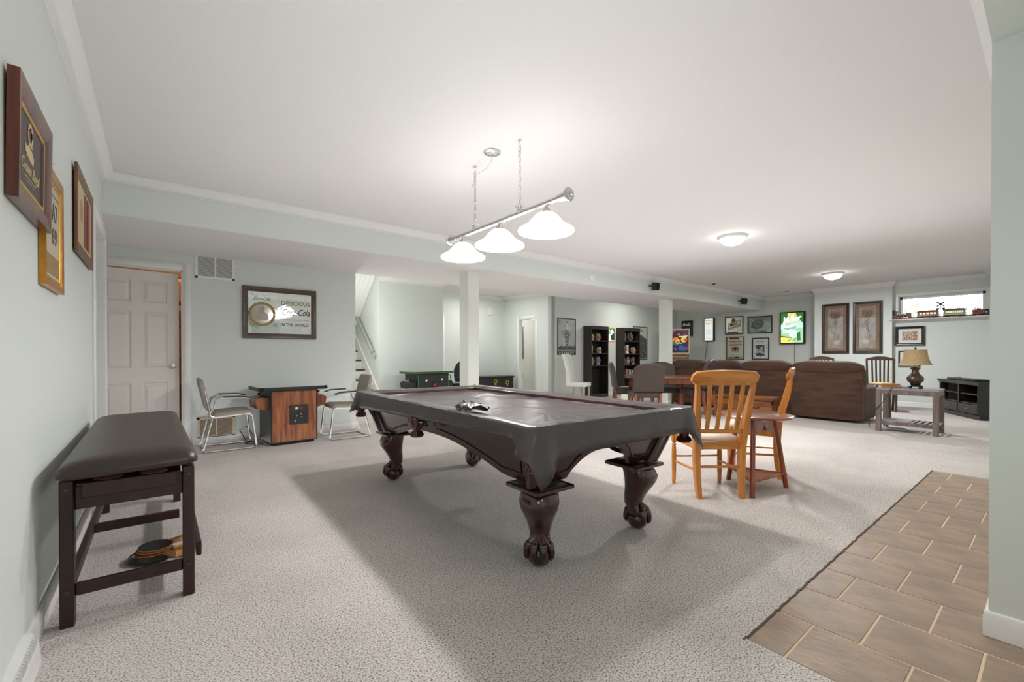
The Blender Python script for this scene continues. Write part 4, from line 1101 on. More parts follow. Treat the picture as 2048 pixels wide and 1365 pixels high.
dup(p0, (7.13, 5.31, 0), VIEW + rad(82), 'chocolate upholstered chair seen in profile at the left end of the dining table')
q = dup(p0, (7.76, 4.20, 0), VIEW - rad(138), 'chocolate upholstered chair at the right end of the dining table, before the sofa'); q.scale = (0.95, 0.95, 1.07)

# ================================================================== BROWN SOFAS
PLUSH = P('chocolate_plush', '#4d3527', 0.9, vary=(7, 0.3), bump=(120, 0.25, 0.004), stretch=(1, 0.35, 1.6))
PLUSH.node_tree.nodes['Principled BSDF'].inputs['Sheen Weight'].default_value = 0.15
def rounded(m, lo, hi, bev, M=None, amp=0.012, cuts=3, freq=5):
    t = MB(); t.b2(lo, hi, bev, 4)
    bmesh.ops.subdivide_edges(t.bm, edges=[e for e in t.bm.edges if e.calc_length() > 0.12], cuts=cuts, use_grid_fill=True)
    t.noise(amp, freq)
    me = bpy.data.meshes.new('t'); t.bm.to_mesh(me); t.bm.free()
    if M is not None: me.transform(M)
    m.bm.from_mesh(me); bpy.data.meshes.remove(me)
    return m
def roll(y0, y1, xc, zc, rx, rz, seed=0, n=18, sag=0.0):
    """padded roll along y with plump, tucked-in ends"""
    from mathutils import noise as nz
    rings = []
    for i in range(n + 1):
        u = -1 + 2 * i / n
        k = (1 - abs(u) ** 5 * 0.62)
        y = (y0 + y1) / 2 + (y1 - y0) / 2 * u
        rings.append([(xc + rx * k * math.copysign(abs(math.cos(a)) ** 0.8, math.cos(a)) + 0.014 * nz.noise(Vector((seed + math.cos(a) * 2, y * 4, math.sin(a) * 2))),
                       y, zc + rz * k * math.copysign(abs(math.sin(a)) ** 0.8, math.sin(a)) + 0.012 * nz.noise(Vector((y * 5, seed + 3.3, math.sin(a) * 2)))) for a in [2 * PI * q / 20 for q in range(20)]])
    return MB().loft(rings)
def sofa_unit(label, x, y0, y1, nseat, arm0=False, arm1=False, rot=0.0, h=1.035):
    """reclining sofa: its back faces -X (towards the camera); spans y0..y1"""
    L = y1 - y0
    t = thing('reclining_sofa', label, 'sofa', (x, y0, 0), rot, 'chocolate plush sofa sections')
    rounded(MB(), (0.10, 0.02, 0.03), (0.93, L - 0.02, 0.42), 0.04).build('base', PLUSH, t, angle=70)
    w = L / nseat
    for k in range(nseat):
        a = k * w
        # slightly bowed rear panel, fuller toward the bottom hem
        n = 12; rings = []
        for i in range(n + 1):
            u = -1 + 2 * i / n; y = a + w / 2 + (w / 2 - 0.004) * u; e = 0.05 * abs(u) ** 6
            rings.append([(0.035 + e, y, 0.05), (0.0 + e, y, 0.30), (-0.006 + e, y, 0.60), (0.02 + e, y, h - 0.17), (0.16, y, h - 0.13), (0.18, y, 0.05)])
        MB().loft(rings).build('back_panel', PLUSH, t, angle=60)
        roll(a + 0.004, a + w - 0.004, 0.115, h - 0.115, 0.155, 0.115, seed=k + L * 7).build('headrest', PLUSH, t, angle=80)
        rounded(MB(), (0.12, a + 0.01, 0.40), (0.36, a + w - 0.01, h - 0.17), 0.06).build('back_cushion', PLUSH, t, angle=80)
        rounded(MB(), (0.28, a + 0.008, 0.38), (0.96, a + w - 0.008, 0.54), 0.06).build('seat_cushion', PLUSH, t, angle=80)
    for f, yy in ((arm0, 0.0), (arm1, L)):
        if f:
            s = 1 if yy == 0 else -1
            rounded(MB(), (0.16, min(yy, yy + s * 0.2), 0.04), (0.95, max(yy, yy + s * 0.2), 0.60), 0.08).build('arm', PLUSH, t, angle=80)
            roll(min(yy + s * 0.0, yy + s * 0.2) - 0.01, max(yy, yy + s * 0.2) + 0.01, 0.20, h - 0.30, 0.15, 0.22, seed=4).build('wing', PLUSH, t, angle=80)
    return t
sofa_unit('wide chocolate plush loveseat back nearest the console table', 8.90, 2.02, 3.06, 1, True, False)
sofa_unit('middle chocolate plush sofa section behind the pine chest', 9.02, 3.10, 4.02, 1)
sofa_unit('chocolate plush sofa section behind the dining chairs', 9.20, 4.08, 5.62, 2, False, True)

# ================================================================== CONSOLE TABLE WITH LAMP
GREYW = wood('weathered_grey_wood', '#5b4e48', '#85756d', 'z', 7, 0.5, 0.0)
GREYT = wood('weathered_grey_top', '#7d777c', '#a59da0', 'y', 7, 0.35, 0.3)
ct = thing('console_table', 'weathered grey console table with slatted lower shelf beside the sofa', 'table', (8.66, 1.40, 0), 0)
kw, kd, kh = 0.245, 0.345, 0.645
for sx in (-1, 1):
    for sy in (-1, 1): MB().box((sx * (kw - 0.025), sy * (kd - 0.032), 0.3), (0.05, 0.062, 0.60), 0.004, 1).build('leg', GREYW, ct)
MB().b2((-kw, -kd, kh - 0.03), (kw, kd, kh), 0.004, 1).build('table_top', GREYT, ct)
MB().b2((-kw + 0.006, -kd + 0.01, kh - 0.095), (-kw + 0.03, kd - 0.01, kh - 0.03)).b2((kw - 0.03, -kd + 0.01, kh - 0.095), (kw - 0.006, kd - 0.01, kh - 0.03)).b2((-kw + 0.01, -kd + 0.006, kh - 0.095), (kw - 0.01, -kd + 0.03, kh - 0.03)).b2((-kw + 0.01, kd - 0.03, kh - 0.095), (kw - 0.01, kd - 0.006, kh - 0.03)).build('apron', GREYW, ct, smooth=False)
MB().b2((-kw + 0.01, -kd + 0.03, 0.10), (-kw + 0.03, kd - 0.03, 0.15)).b2((kw - 0.03, -kd + 0.03, 0.10), (kw - 0.01, kd - 0.03, 0.15)).build('shelf_rail', GREYW, ct, smooth=False)
MB().b2((-kw + 0.02, -0.02, 0.140), (kw - 0.02, kd - 0.03, 0.152)).build('shelf_board', GREYT, ct, smooth=False)
for k in range(5):
    y = -0.055 - 0.066 * k
    MB().b2((-kw + 0.02, y - 0.017, 0.140), (kw - 0.02, y + 0.017, 0.152)).build('shelf_slat', GREYT, ct, smooth=False)
lm = thing('table_lamp', 'table lamp with bronze urn base and tan bell shade on the console table', 'lamp', (8.68, 1.34, kh), 0)
BRZ = P('mottled_bronze', '#5a4a38', 0.35, 0.5, vary=(30, 0.4))
for sx in (-1, 1):
    for sy in (-1, 1): MB().box((sx * 0.06, sy * 0.06, 0.014), (0.03, 0.03, 0.028), 0.006, 2).build('foot', P('black_lamp_base', '#1c1917', 0.4), lm)
MB().lathe([(0, 0.025), (0.085, 0.025), (0.09, 0.034), (0.075, 0.042), (0.055, 0.052), (0.06, 0.06), (0, 0.06)], 24).build('plinth', P('black_lamp_base', '#1c1917'), lm)
MB().lathe([(0, 0.055), (0.050, 0.058), (0.062, 0.075), (0.088, 0.105), (0.098, 0.135), (0.092, 0.165), (0.070, 0.190), (0.048, 0.215), (0.038, 0.245), (0.040, 0.27), (0.058, 0.285), (0.055, 0.297), (0.035, 0.305), (0.0, 0.31)], 28).build('urn', BRZ, lm)
MB().tube([(0, 0, 0.30), (0, 0, 0.57)], 0.009).build('stem', BRASS, lm)
SHD = P('tan_silk_shade', '#b59a70', 0.8, vary=(30, 0.12), stretch=(3, 3, 0.3))
sh = [(0.190, 0.345), (0.172, 0.372), (0.152, 0.42), (0.138, 0.48), (0.130, 0.54), (0.128, 0.565)]
MB().lathe(sh + [(r - 0.004, z) for r, z in reversed(sh)], 36).build('lamp_shade', SHD, lm)
MB().lathe([(0.127, 0.558), (0.131, 0.558), (0.131, 0.568), (0.127, 0.568)], 36).build('shade_trim', P('shade_braid', '#8a6a3d', 0.8), lm)
MB().sphere((0, 0, 0.590), 0.014).tube([(0, 0, 0.565), (0, 0, 0.58)], 0.006).build('finial', BRZ, lm)
TANW = wood('tan_box_wood', '#8a5a32', '#b98450', 'y', 8, 0.4, 0.2)
PALEB = P('pale_carton', '#c6ab80', 0.7)
for i, (y, z, l, w, h, mt, lab) in enumerate(((1.60, kh, 0.22, 0.17, 0.028, TANW, 'flat brown wooden box, lower of two on the console table'), (1.605, kh + 0.029, 0.20, 0.155, 0.028, TANW, 'flat brown wooden box, upper of two on the console table'), (1.79 - 0.06, kh + 0.0, 0.0, 0, 0, None, ''))):
    if not mt: continue
    t = thing('wooden_box', lab, 'box', (8.64, y, z), rad(4 + 3 * i), 'boxes on the console table')
    MB().b2((-w / 2, -l / 2, 0.0), (w / 2, l / 2, h * 0.55), 0.002, 1).build('tray', mt, t)
    MB().b2((-w / 2 - 0.003, -l / 2 - 0.003, h * 0.58), (w / 2 + 0.003, l / 2 + 0.003, h), 0.003, 1).build('lid', mt, t)
rm = MB().box((0, 0, 0.011), (0.05, 0.15, 0.022), 0.006, 2).build('remote_control', P('grey_remote', '#77757a', 0.5)); rm.location = (8.56, 1.46, kh)
tag(rm, 'grey remote control on the console table in front of the lamp', 'remote')
cc = MB().tube([(8.63, 1.42, kh + 0.006), (8.46, 1.52, kh + 0.006), (8.405, 1.56, kh + 0.0), (8.40, 1.60, 0.55), (8.40, 1.66, 0.42), (8.405, 1.73, 0.33), (8.44, 1.80, 0.25), (8.6, 1.86, 0.1), (8.7, 1.88, 0.01)], 0.005, 6).build('lamp_cord', P('brown_cord', '#3b2f2a', 0.5))
tag(cc, 'brown cord hanging from the lamp over the console table edge', 'cord')

ps = thing('power_strip', 'pale power strip on the carpet under the console table', 'power strip', (8.70, 1.58, 0), rad(86))
MB().b2((-0.14, -0.03, 0.0), (0.14, 0.03, 0.035), 0.008, 2).build('case', P('pale_strip_case', '#cdd2d6', 0.4), ps)
for k in range(4): MB().b2((-0.115 + 0.06 * k, -0.016, 0.034), (-0.08 + 0.06 * k, 0.016, 0.0365)).build('socket', BLACK, ps)

# side table pale top seen between sofa and console
es = thing('end_table', 'pale topped end table between the sofa arm and the dark chair', 'table', (10.1, 2.02, 0), 0)
MB().b2((-0.22, -0.12, 0.60), (0.22, 0.12, 0.635), 0.005, 1).build('table_top', P('pale_oak_top', '#c9a877', 0.5), es)
for sx in (-1, 1):
    for sy in (-1, 1): MB().b2((sx * 0.19 - 0.018, sy * 0.09 - 0.018, 0), (sx * 0.19 + 0.018, sy * 0.09 + 0.018, 0.6)).build('leg', GREYW, es)

# ================================================================== DARK SLAT CHAIRS AT THE FAR WALL
WALD = wood('dark_walnut', '#2c1a10', '#4e3320', 'z', 6, 0.35, 0.2)
def slat_chair(label, x, y, rz):
    t = thing('slat_back_chair', label, 'chair', (x, y, 0), rz, 'dark slat back chairs by the far wall')
    for sx in (-1, 1):
        MB().loft([[(sx * (0.20 + 0.02 * (z / 1.1)) + a * 0.018, y0 + b * 0.02, z) for a, b in ((-1, -1), (1, -1), (1, 1), (-1, 1))] for y0, z in ((0.26, 0), (0.205, 0.22), (0.20, 0.47), (0.215, 0.62), (0.27, 1.04))]).build('rear_leg', WALD, t)
        MB().loft([[(sx * 0.205 + a * w, -0.2 + b * w, z) for a, b in ((-1, -1), (1, -1), (1, 1), (-1, 1))] for w, z in ((0.015, 0), (0.022, 0.42))]).build('front_leg', WALD, t)
    MB().b2((-0.22, -0.22, 0.41), (0.22, 0.21, 0.465), 0.01, 2).build('seat', P('dark_seat_leather', '#2b2320', 0.45), t)
    for k in range(5):
        x0 = -0.12 + 0.06 * k
        MB().loft([[(x0 * (1 + 0.1 * q) + a, lerp(0.205, 0.268, q) + 0.015 * math.sin(q * PI) + b, lerp(0.50, 1.03, q)) for a, b in ((-0.015, -0.006), (0.015, -0.006), (0.015, 0.006), (-0.015, 0.006))] for q in [i / 5 for i in range(6)]]).build('slat', WALD, t)
    cr = []
    for i in range(13):
        u = -1 + i / 6; x0 = 0.235 * u; h = 1.055 + 0.05 * math.cos(u * PI / 2)
        cr.append([(x0, 0.258, 1.02), (x0, 0.285, 1.02), (x0, 0.29, h), (x0, 0.266, h)])
    MB().loft(cr).build('crest_rail', WALD, t)
    return t
c1 = slat_chair('dark walnut slat back chair standing behind the table lamp', 11.45, 2.28, VIEW - rad(35))
dup(c1, (11.75, 3.38, 0), VIEW - rad(30), 'dark walnut slat back chair, only its crest showing left of the flower pictures')
dtb = thing('game_table', 'dark walnut table among the slat back chairs behind the loveseat', 'table', (11.0, 3.75, 0), 0)
MB().b2((-0.35, -0.35, 0.70), (0.35, 0.35, 0.74), 0.006, 1).build('table_top', WALD, dtb)
for sx in (-1, 1):
    for sy in (-1, 1): MB().b2((sx * 0.3 - 0.03, sy * 0.3 - 0.03, 0), (sx * 0.3 + 0.03, sy * 0.3 + 0.03, 0.70)).build('leg', WALD, dtb)

# ================================================================== TV STAND
EBON = P('ebony_lacquer', '#241f1c', 0.35, vary=(8, 0.15), coat=0.2)
tv = thing('corner_cabinet', 'ebony corner media stand with open shelves and drawers by the window wall', 'cabinet', (11.59, 1.19, 0), math.atan2(0.54, 0.97) + PI)
# local: front is -y ; width along x
w2 = 0.64
def trap(z0, z1, g=0.0): return MB().zprism([(-w2 - g, 0.0 - g), (w2 + g, 0.0 - g), (w2 + g, 0.12), (0.30, 0.44), (-0.30, 0.44), (-w2 - g, 0.12)], z0, z1)
trap(0.0, 0.075, -0.01).build('plinth', EBON, tv, smooth=False)
trap(0.62, 0.665, 0.035).build('top', EBON, tv, smooth=False)
trap(0.60, 0.622, 0.018).build('cornice', EBON, tv, smooth=False)
MB().zprism([(-w2 + 0.01, 0.12), (-0.30, 0.43), (0.30, 0.43), (w2 - 0.01, 0.12), (w2 - 0.03, 0.11), (0.29, 0.41), (-0.29, 0.41), (-w2 + 0.03, 0.11)], 0.07, 0.61).build('back_panel', EBON, tv, smooth=False)
for x in (-w2, -0.02, w2 - 0.025): MB().b2((x, 0.0, 0.07), (x + 0.03, 0.12 if abs(x) > 0.1 else 0.4, 0.61)).build('upright', EBON, tv, smooth=False)
for z in (0.26, 0.42): MB().b2((-w2 + 0.02, 0.02, z), (w2 - 0.02, 0.30, z + 0.02)).build('shelf', EBON, tv, smooth=False)
for x in (-w2 + 0.03, 0.015):
    dr = MB().b2((x, -0.008, 0.09), (x + w2 - 0.06, 0.02, 0.255), 0.006, 1).build('drawer', EBON, tv)
    MB().lathe([(0, 0.03), (0.014, 0.024), (0.012, 0.012), (0.006, 0.008), (0.008, 0)], 14, Mloc(x + (w2 - 0.06) / 2, -0.008, 0.17) @ Mrot(PI / 2, 'X')).build('knob', NICKEL, dr)
for sx in (-1, 1): MB().lathe([(0, 0), (0.018, 0), (0.018, 0.5), (0, 0.5)], 10, Mloc(sx * (w2 - 0.012), 0.0, 0.09)).build('pilaster', EBON, tv)
sb = thing('television_base', 'black flat screen mounting base lying on the corner media stand', 'stand', (11.62, 1.06, 0.665), math.atan2(0.54, 0.97) + PI)
MB().b2((-0.46, -0.12, 0.0), (0.46, 0.10, 0.035), 0.006, 1).build('base', BLACK, sb)
MB().tube([(-0.02, -0.1, 0.035), (-0.05, -0.11, 0.06), (-0.16, -0.11, 0.055), (-0.22, -0.1, 0.04)], 0.006).build('cable', BLACK, sb)

# ================================================================== PINBALL MACHINE (mostly hidden by the far column)
pb = thing('pinball_machine', 'pinball machine with colourful lit backbox in the far corner', 'pinball machine', (12.10, 7.20, 0), rad(-59))
# local front is -y -> faces -X
MB().b2((-0.36, -0.10, 1.16), (0.36, 0.14, 1.90), 0.01, 1).build('backbox', P('cream_backbox', '#d9c9a8', 0.5), pb)
MB().loft([[(sx * 0.29, y, z) for sx, z in ((-1, 0.50), (1, 0.50), (1, zt), (-1, zt))] for y, zt in ((-1.25, 0.965), (0.0, 1.12))]).build('cabinet', P('dark_pinball_cabinet', '#3a2a48', 0.5), pb, smooth=False)
MB().loft([[(sx * 0.28, y, z) for sx, z in ((-1, zt - 0.02), (1, zt - 0.02), (1, zt), (-1, zt))] for y, zt in ((-1.22, 0.985), (-0.02, 1.14))]).build('playfield_glass', P('copper_lit_playfield', '#d29a63', 0.15, 0.7), pb, smooth=False)
for sx in (-1, 1):
    MB().tube([(sx * 0.30, -1.26, 0.985), (sx * 0.30, 0, 1.14)], 0.012).build('side_rail', CHROME, pb)
    for y in (-1.2, -0.05): MB().b2((sx * 0.29 - 0.02, y - 0.02, 0), (sx * 0.29 + 0.02, y + 0.02, 0.6)).build('leg', STEEL, pb)
MB().b2((-0.325, -0.105, 1.20), (0.325, -0.099, 1.86)).build('backglass', P('lit_dark_backglass', '#232031', 0.2, emit=('#1a1626', 0.2)), pb, smooth=False)
def flat(par, poly, mt, y, th=0.0015, nm='print'): return MB().prism(poly, th, y0=y).build(nm, mt, par, smooth=False)
pbc = {k: P('backglass_' + k, v, 0.3, emit=(v, 0.18)) for k, v in dict(red='#b5241c', orange='#e0702a', purple='#5a3596', blue='#2b4fa8', yellow='#e9c540', green='#2f6e4a', cream='#f0e0c0').items()}
random.seed(11)
for k in range(26):
    cx, cz = random.uniform(-0.26, 0.26), random.uniform(1.26, 1.80); r = random.uniform(0.03, 0.10)
    a0 = random.uniform(0, 360)
    poly = [(max(-0.32, min(0.32, x)), max(1.205, min(1.855, z))) for x, z in arc(cx, cz, r, a0, a0 + random.choice((150, 220, 330)), 9, r * random.uniform(0.4, 1.2))]
    flat(pb, poly, pbc[random.choice(list(pbc))], -0.107 - 0.0008 * k, 0.0008, 'backglass_art')
flat(pb, band(0.03, 1.52, 0.045, 0.07, 0, 358, 24), pbc['yellow'], -0.130)
flat(pb, [(0.05, 1.655), (0.28, 1.655), (0.28, 1.69), (0.05, 1.69)], pbc['cream'], -0.130)

# ================================================================== WHITE PARSONS CHAIR
WHF = P('white_faux_leather', '#e6e8e2', 0.45, vary=(4, 0.04))
wc = thing('parsons_chair', 'tall white upholstered chair on pale legs under the grey poster', 'chair', (7.94, 7.30, 0), VIEW + rad(62))
for sx in (-1, 1):
    for sy, top in ((-1, 0.36), (1, 0.36)):
        MB().loft([[(sx * 0.19 + a * w, sy * 0.19 + b * w + (0.05 if (sy > 0 and z == 0) else 0), z) for a, b in ((-1, -1), (1, -1), (1, 1), (-1, 1))] for w, z in ((0.014, 0), (0.02, 0.38))]).build('leg', P('pale_ash_leg', '#c3b6a2', 0.5), wc)
MB().box((0, -0.0, 0.42), (0.46, 0.47, 0.10), 0.03, 3).build('seat', WHF, wc)
rings = []
for z, y0, th, w in ((0.38, 0.20, 0.05, 0.225), (0.55, 0.20, 0.045, 0.215), (0.75, 0.23, 0.035, 0.205), (0.95, 0.275, 0.03, 0.215), (1.10, 0.32, 0.027, 0.235), (1.155, 0.345, 0.02, 0.24)):
    rings.append([(-w, y0 - th, z), (w, y0 - th, z), (w + 0.008, y0, z), (w, y0 + th, z), (-w, y0 + th, z), (-w - 0.008, y0, z)])
MB().loft(rings).build('backrest', WHF, wc, angle=40)

# ================================================================== OFFICE CHAIR + BLACK CHEST
oc = thing('office_chair', 'black mesh office chair partly hidden by the near column', 'chair', (5.24, 8.45, 0), VIEW - rad(18))
MESHF = P('black_mesh_fabric', '#1a1b1b', 0.6)
rings = []
for z, y0, w in ((0.52, 0.20, 0.18), (0.65, 0.235, 0.22), (0.80, 0.235, 0.22), (0.92, 0.25, 0.17), (0.985, 0.265, 0.09)):
    rings.append([(w * math.cos(a), y0 - 0.05 * math.sin(a) ** 2 + 0.02 * math.sin(a), z) for a in [2 * PI * i / 16 for i in range(16)]])
MB().loft(rings).build('backrest', MESHF, oc)
for z in (0.56, 0.62, 0.68): MB().tube([(-0.19, 0.19, z), (0, 0.15, z), (0.19, 0.19, z)], 0.008).build('back_rib', P('grey_rib', '#4a4d48', 0.5), oc)
MB().box((0, -0.02, 0.46), (0.48, 0.46, 0.07), 0.03, 3).build('seat', MESHF, oc)
for sx in (-1, 1): MB().tube([(sx * 0.25, 0.16, 0.47), (sx * 0.27, 0.16, 0.66), (sx * 0.27, 0.10, 0.685), (sx * 0.27, -0.14, 0.68), (sx * 0.26, -0.17, 0.62), (sx * 0.24, -0.10, 0.47)], 0.013).build('arm', BLACK, oc)
MB().tube([(0, 0, 0.07), (0, 0, 0.44)], 0.028).build('gas_lift', BLACK, oc)
for k in range(5):
    a = 2 * PI * k / 5
    MB().tube([(0, 0, 0.10), (0.28 * math.cos(a), 0.28 * math.sin(a), 0.06)], [0.025, 0.014]).build('base_arm', BLACK, oc)
    MB().lathe([(0, -0.018), (0.027, -0.015), (0.027, 0.015), (0, 0.018)], 12, Mloc(0.28 * math.cos(a), 0.28 * math.sin(a), 0.027) @ Mrot(PI / 2, 'X')).build('caster', BLACK, oc)
bc = thing('storage_chest', 'low black chest with gold emblems beyond the near column', 'chest', (6.98, 9.45, 0), 0)
MB().b2((-0.48, -0.22, 0.03), (0.48, 0.22, 0.535), 0.008, 1).build('body', P('black_chest', '#232426', 0.4), bc)
MB().b2((-0.50, -0.24, 0.535), (0.50, 0.24, 0.575), 0.008, 2).build('lid', P('black_chest_lid', '#2b2c2d', 0.3), bc)
MB().b2((-0.46, -0.20, 0.0), (0.46, 0.20, 0.03)).build('plinth', BLACK, bc)
for x, z in ((-0.12, 0.44), (0.27, 0.40)):
    flat(bc, band(x, z, 0.035, 0.06, 0, 355, 18), GOLDP, -0.224, 0.004, 'emblem')
    flat(bc, [(x - 0.03, z - 0.10), (x + 0.03, z - 0.10), (x + 0.018, z - 0.05), (x - 0.018, z - 0.05)], GOLDP, -0.224, 0.004, 'emblem')
# cordless vacuum-like white cylinder base by the far column: small step bin
bn2 = thing('waste_bin', 'white rectangular waste bin behind the dining table', 'bin', (8.75, 6.45, 0), 0)
MB().b2((-0.13, -0.13, 0.0), (0.13, 0.13, 0.36), 0.012, 2).build('bin_body', P('ivory_bin', '#e2e2d4', 0.4), bn2)
MB().b2((-0.135, -0.135, 0.36), (0.135, 0.135, 0.38), 0.008, 2).build('bin_rim', P('ivory_bin', '#e2e2d4'), bn2)

# ================================================================== WALL PICTURES
def picture(name, label, cat, loc, rz, w, h, fw, depth, fmat, amat, group=None, mw=0.0, mmat=None, tilt=0.0, bev=0.006, inner=None, glass=False):
    """framed picture; returns thing, y of the art surface. Parts: four frame members, art board, optional mount"""
    t = thing(name, label, cat, loc, rz, group)
    if tilt: t.rotation_euler = (tilt, 0, rz)
    W2, H2 = w / 2, h / 2
    prof = [(0, 0), (0, -depth), (fw * 0.25, -depth), (fw * 0.55, -depth * 0.86), (fw * 0.8, -depth * 0.8), (fw, -depth * 0.55), (fw, 0)]
    def member(p, q, n):
        p, q, n = Vector(p), Vector(q), Vector(n); d = (q - p).normalized(); R = [[], []]
        for o, y in prof:
            a = p + n * o + d * o; b = q + n * o - d * o
            R[0].append((a.x, y, a.z)); R[1].append((b.x, y, b.z))
        return MB().loft(R)
    for (p, q, n) in (((-W2, 0, -H2), (W2, 0, -H2), (0, 0, 1)), ((-W2, 0, H2), (W2, 0, H2), (0, 0, -1)), ((-W2, 0, -H2), (-W2, 0, H2), (1, 0, 0)), ((W2, 0, -H2), (W2, 0, H2), (-1, 0, 0))):
        member(p, q, n).build('frame_side', fmat, t, angle=25)
    if inner:
        iw, imat = inner
        for (a, b, c, e) in ((-W2 + fw, -W2 + fw + iw, -H2 + fw, H2 - fw), (W2 - fw - iw, W2 - fw, -H2 + fw, H2 - fw), (-W2 + fw, W2 - fw, -H2 + fw, -H2 + fw + iw), (-W2 + fw, W2 - fw, H2 - fw - iw, H2 - fw)):
            MB().b2((a, -depth * 0.6, c), (b, -0.002, e), 0.002, 1).build('fillet', imat, t, smooth=False)
    ya = -depth * 0.45
    MB().b2((-W2 + fw * 0.8, ya, -H2 + fw * 0.8), (W2 - fw * 0.8, -0.001, H2 - fw * 0.8)).build('art_board', amat, t, smooth=False)
    if mw:
        for (a, b, c, e) in ((-W2 + fw, -W2 + fw + mw, -H2 + fw, H2 - fw), (W2 - fw - mw, W2 - fw, -H2 + fw, H2 - fw), (-W2 + fw + mw, W2 - fw - mw, -H2 + fw, -H2 + fw + mw), (-W2 + fw + mw, W2 - fw - mw, H2 - fw - mw, H2 - fw)):
            MB().b2((a, ya - 0.003, c), (b, ya, e)).build('mount', mmat, t, smooth=False)
    return t, ya
def art(par, poly, mt, y, th=0.0008, nm='print'): return MB().prism([(x, z) for x, z in poly], -th, y0=y).build(nm, mt, par, smooth=False)
def rect(x0, z0, x1, z1): return [(x0, z0), (x1, z0), (x1, z1), (x0, z1)]
ink = {}
def I(h, rough=0.55, **k):
    if h not in ink: ink[h] = P('ink_' + h.strip('#'), h, rough, **k)
    return ink[h]
LEFT = rad(90); RIGHT = rad(-90)

# --- left wall: three frames
RED_W = wood('red_mahogany_frame', '#3a160c', '#7a3518', 'z', 7, 0.3, 0.3)
t, ya = picture('framed_plaque', 'deep red-brown framed plaque with crown and cushion, nearest on the left wall', 'picture', (XL + 0.006, 2.415, 1.868), LEFT, 0.565, 0.425, 0.068, 0.030, RED_W, P('plum_plaque', '#4a3a3c', 0.45), inner=(0.016, GOLDP), tilt=rad(0.8))
MB().b2((-0.26, -0.01, -0.19), (0.26, 0.004, 0.19)).build('backing', wood('raw_back_board', '#7a4a28', '#9a6a40', 'z'), t)
for dx in (0.165, 0.185): art(t, rect(dx, -0.125, dx + 0.008, 0.125), P('plum_ribbing', '#5b2f52', 0.4), ya - 0.004)
CRG = P('cream_gold_print', '#d3c08c', 0.5)
art(t, [(-0.085, -0.005), (0.025, -0.02), (0.035, 0.01), (0.0, 0.03), (-0.06, 0.035), (-0.095, 0.02)], CRG, ya)
art(t, [(-0.105, 0.0), (-0.085, -0.005), (-0.08, 0.02), (-0.11, 0.03)], CRG, ya - 0.001)
art(t, band(-0.03, 0.08, 0.026, 0.042, -60, 240, 18), CRG, ya - 0.001)
art(t, rect(-0.06, 0.036, 0.0, 0.052), CRG, ya - 0.001)
for k in range(3): art(t, disc(-0.055 + 0.025 * k, 0.085 + (0.014 if k == 1 else 0), 0.010, 10), REDP, ya - 0.002)
text('Crown Royal', 0.062, CRG, t, (-0.02, ya - 0.001, -0.052), shear=0.35, width=0.29)
art(t, rect(-0.11, -0.085, 0.07, -0.0825), CRG, ya); art(t, rect(-0.09, -0.098, 0.05, -0.096), CRG, ya)
GOLD_F = P('gold_leaf_frame', '#c98a35', 0.28, 0.75, vary=(20, 0.15))
t, ya = picture('framed_print', 'narrow bright gold frame half hidden behind the plaque on the left wall', 'picture', (XL + 0.002, 2.875, 1.70), LEFT, 0.45, 0.53, 0.042, 0.022, GOLD_F, P('aged_paper', '#c4bca6', 0.6), inner=(0.012, GOLDP))
text('A7', 0.12, I('#5c5348'), t, (0.06, ya - 0.001, 0.09), width=0.13); text('69', 0.11, I('#5c5348'), t, (0.05, ya - 0.001, -0.02), width=0.12)
art(t, rect(-0.17, -0.20, 0.17, -0.11), I('#9a7a52'), ya); art(t, rect(-0.17, 0.165, 0.17, 0.175), I('#7d7566'), ya)
BR_F = wood('carved_oak_frame', '#4a2c18', '#8a5a34', 'z', 10, 0.45, 0.1)
t, ya = picture('framed_print', 'deep brown carved frame with red print by the left doorway', 'picture', (XL + 0.010, 3.985, 2.005), LEFT, 0.80, 0.515, 0.07, 0.014, BR_F, P('cream_print_board', '#c5b58c', 0.6), tilt=rad(0.3))
MB().b2((-0.36, -0.004, -0.22), (0.36, 0.010, 0.22), 0.003, 1).build('shadow_box', wood('red_box_wood', '#6a3218', '#96552c', 'z'), t)
for z in (-0.12, 0.12): MB().box((-0.361, 0.003, z), (0.006, 0.010, 0.03)).build('clip', BLACK, t)
art(t, rect(-0.05, -0.17, 0.22, 0.17), I('#8c3a26'), ya); art(t, rect(0.10, -0.16, 0.14, 0.16), I('#4a1a14'), ya - 0.001); art(t, rect(0.24, -0.17, 0.27, 0.17), I('#b1714e'), ya)
art(t, disc(-0.16, 0.03, 0.07, 18), I('#a5916a'), ya)

# --- advertising mirror on the back wall
FR_D = wood('dark_oak_frame', '#33221a', '#5b4130', 'x', 6, 0.4, 0.2)
t, ya = picture('advertising_mirror', 'brown framed advertising mirror above the walnut arcade table', 'mirror', (1.335, YB, 1.712), 0, 0.925, 0.70, 0.068, 0.030, FR_D, MIRROR)
RB = P('maroon_mirror_print', '#571c1b', 0.35); TAN = P('tan_mirror_print', '#a8935a', 0.5); WF = P('frosted_white_print', '#f3f1ec', 0.6)
yb = ya - 0.0008
text('Coca-Cola', 0.062, RB, t, (-0.235, yb, 0.185), shear=0.35, width=0.20)
art(t, band(-0.23, -0.02, 0.130, 0.165, 0, 359, 44), TAN, ya)
art(t, disc(-0.23, -0.02, 0.128, 36), P('portrait_tint', '#b2aaa4', 0.12, 0.6), ya)
art(t, band(-0.23, -0.02, 0.136, 0.139, 0, 359, 44), I('#8c6a2a'), ya - 0.0009); art(t, band(-0.23, -0.02, 0.155, 0.158, 0, 359, 44), I('#8c6a2a'), ya - 0.0009)
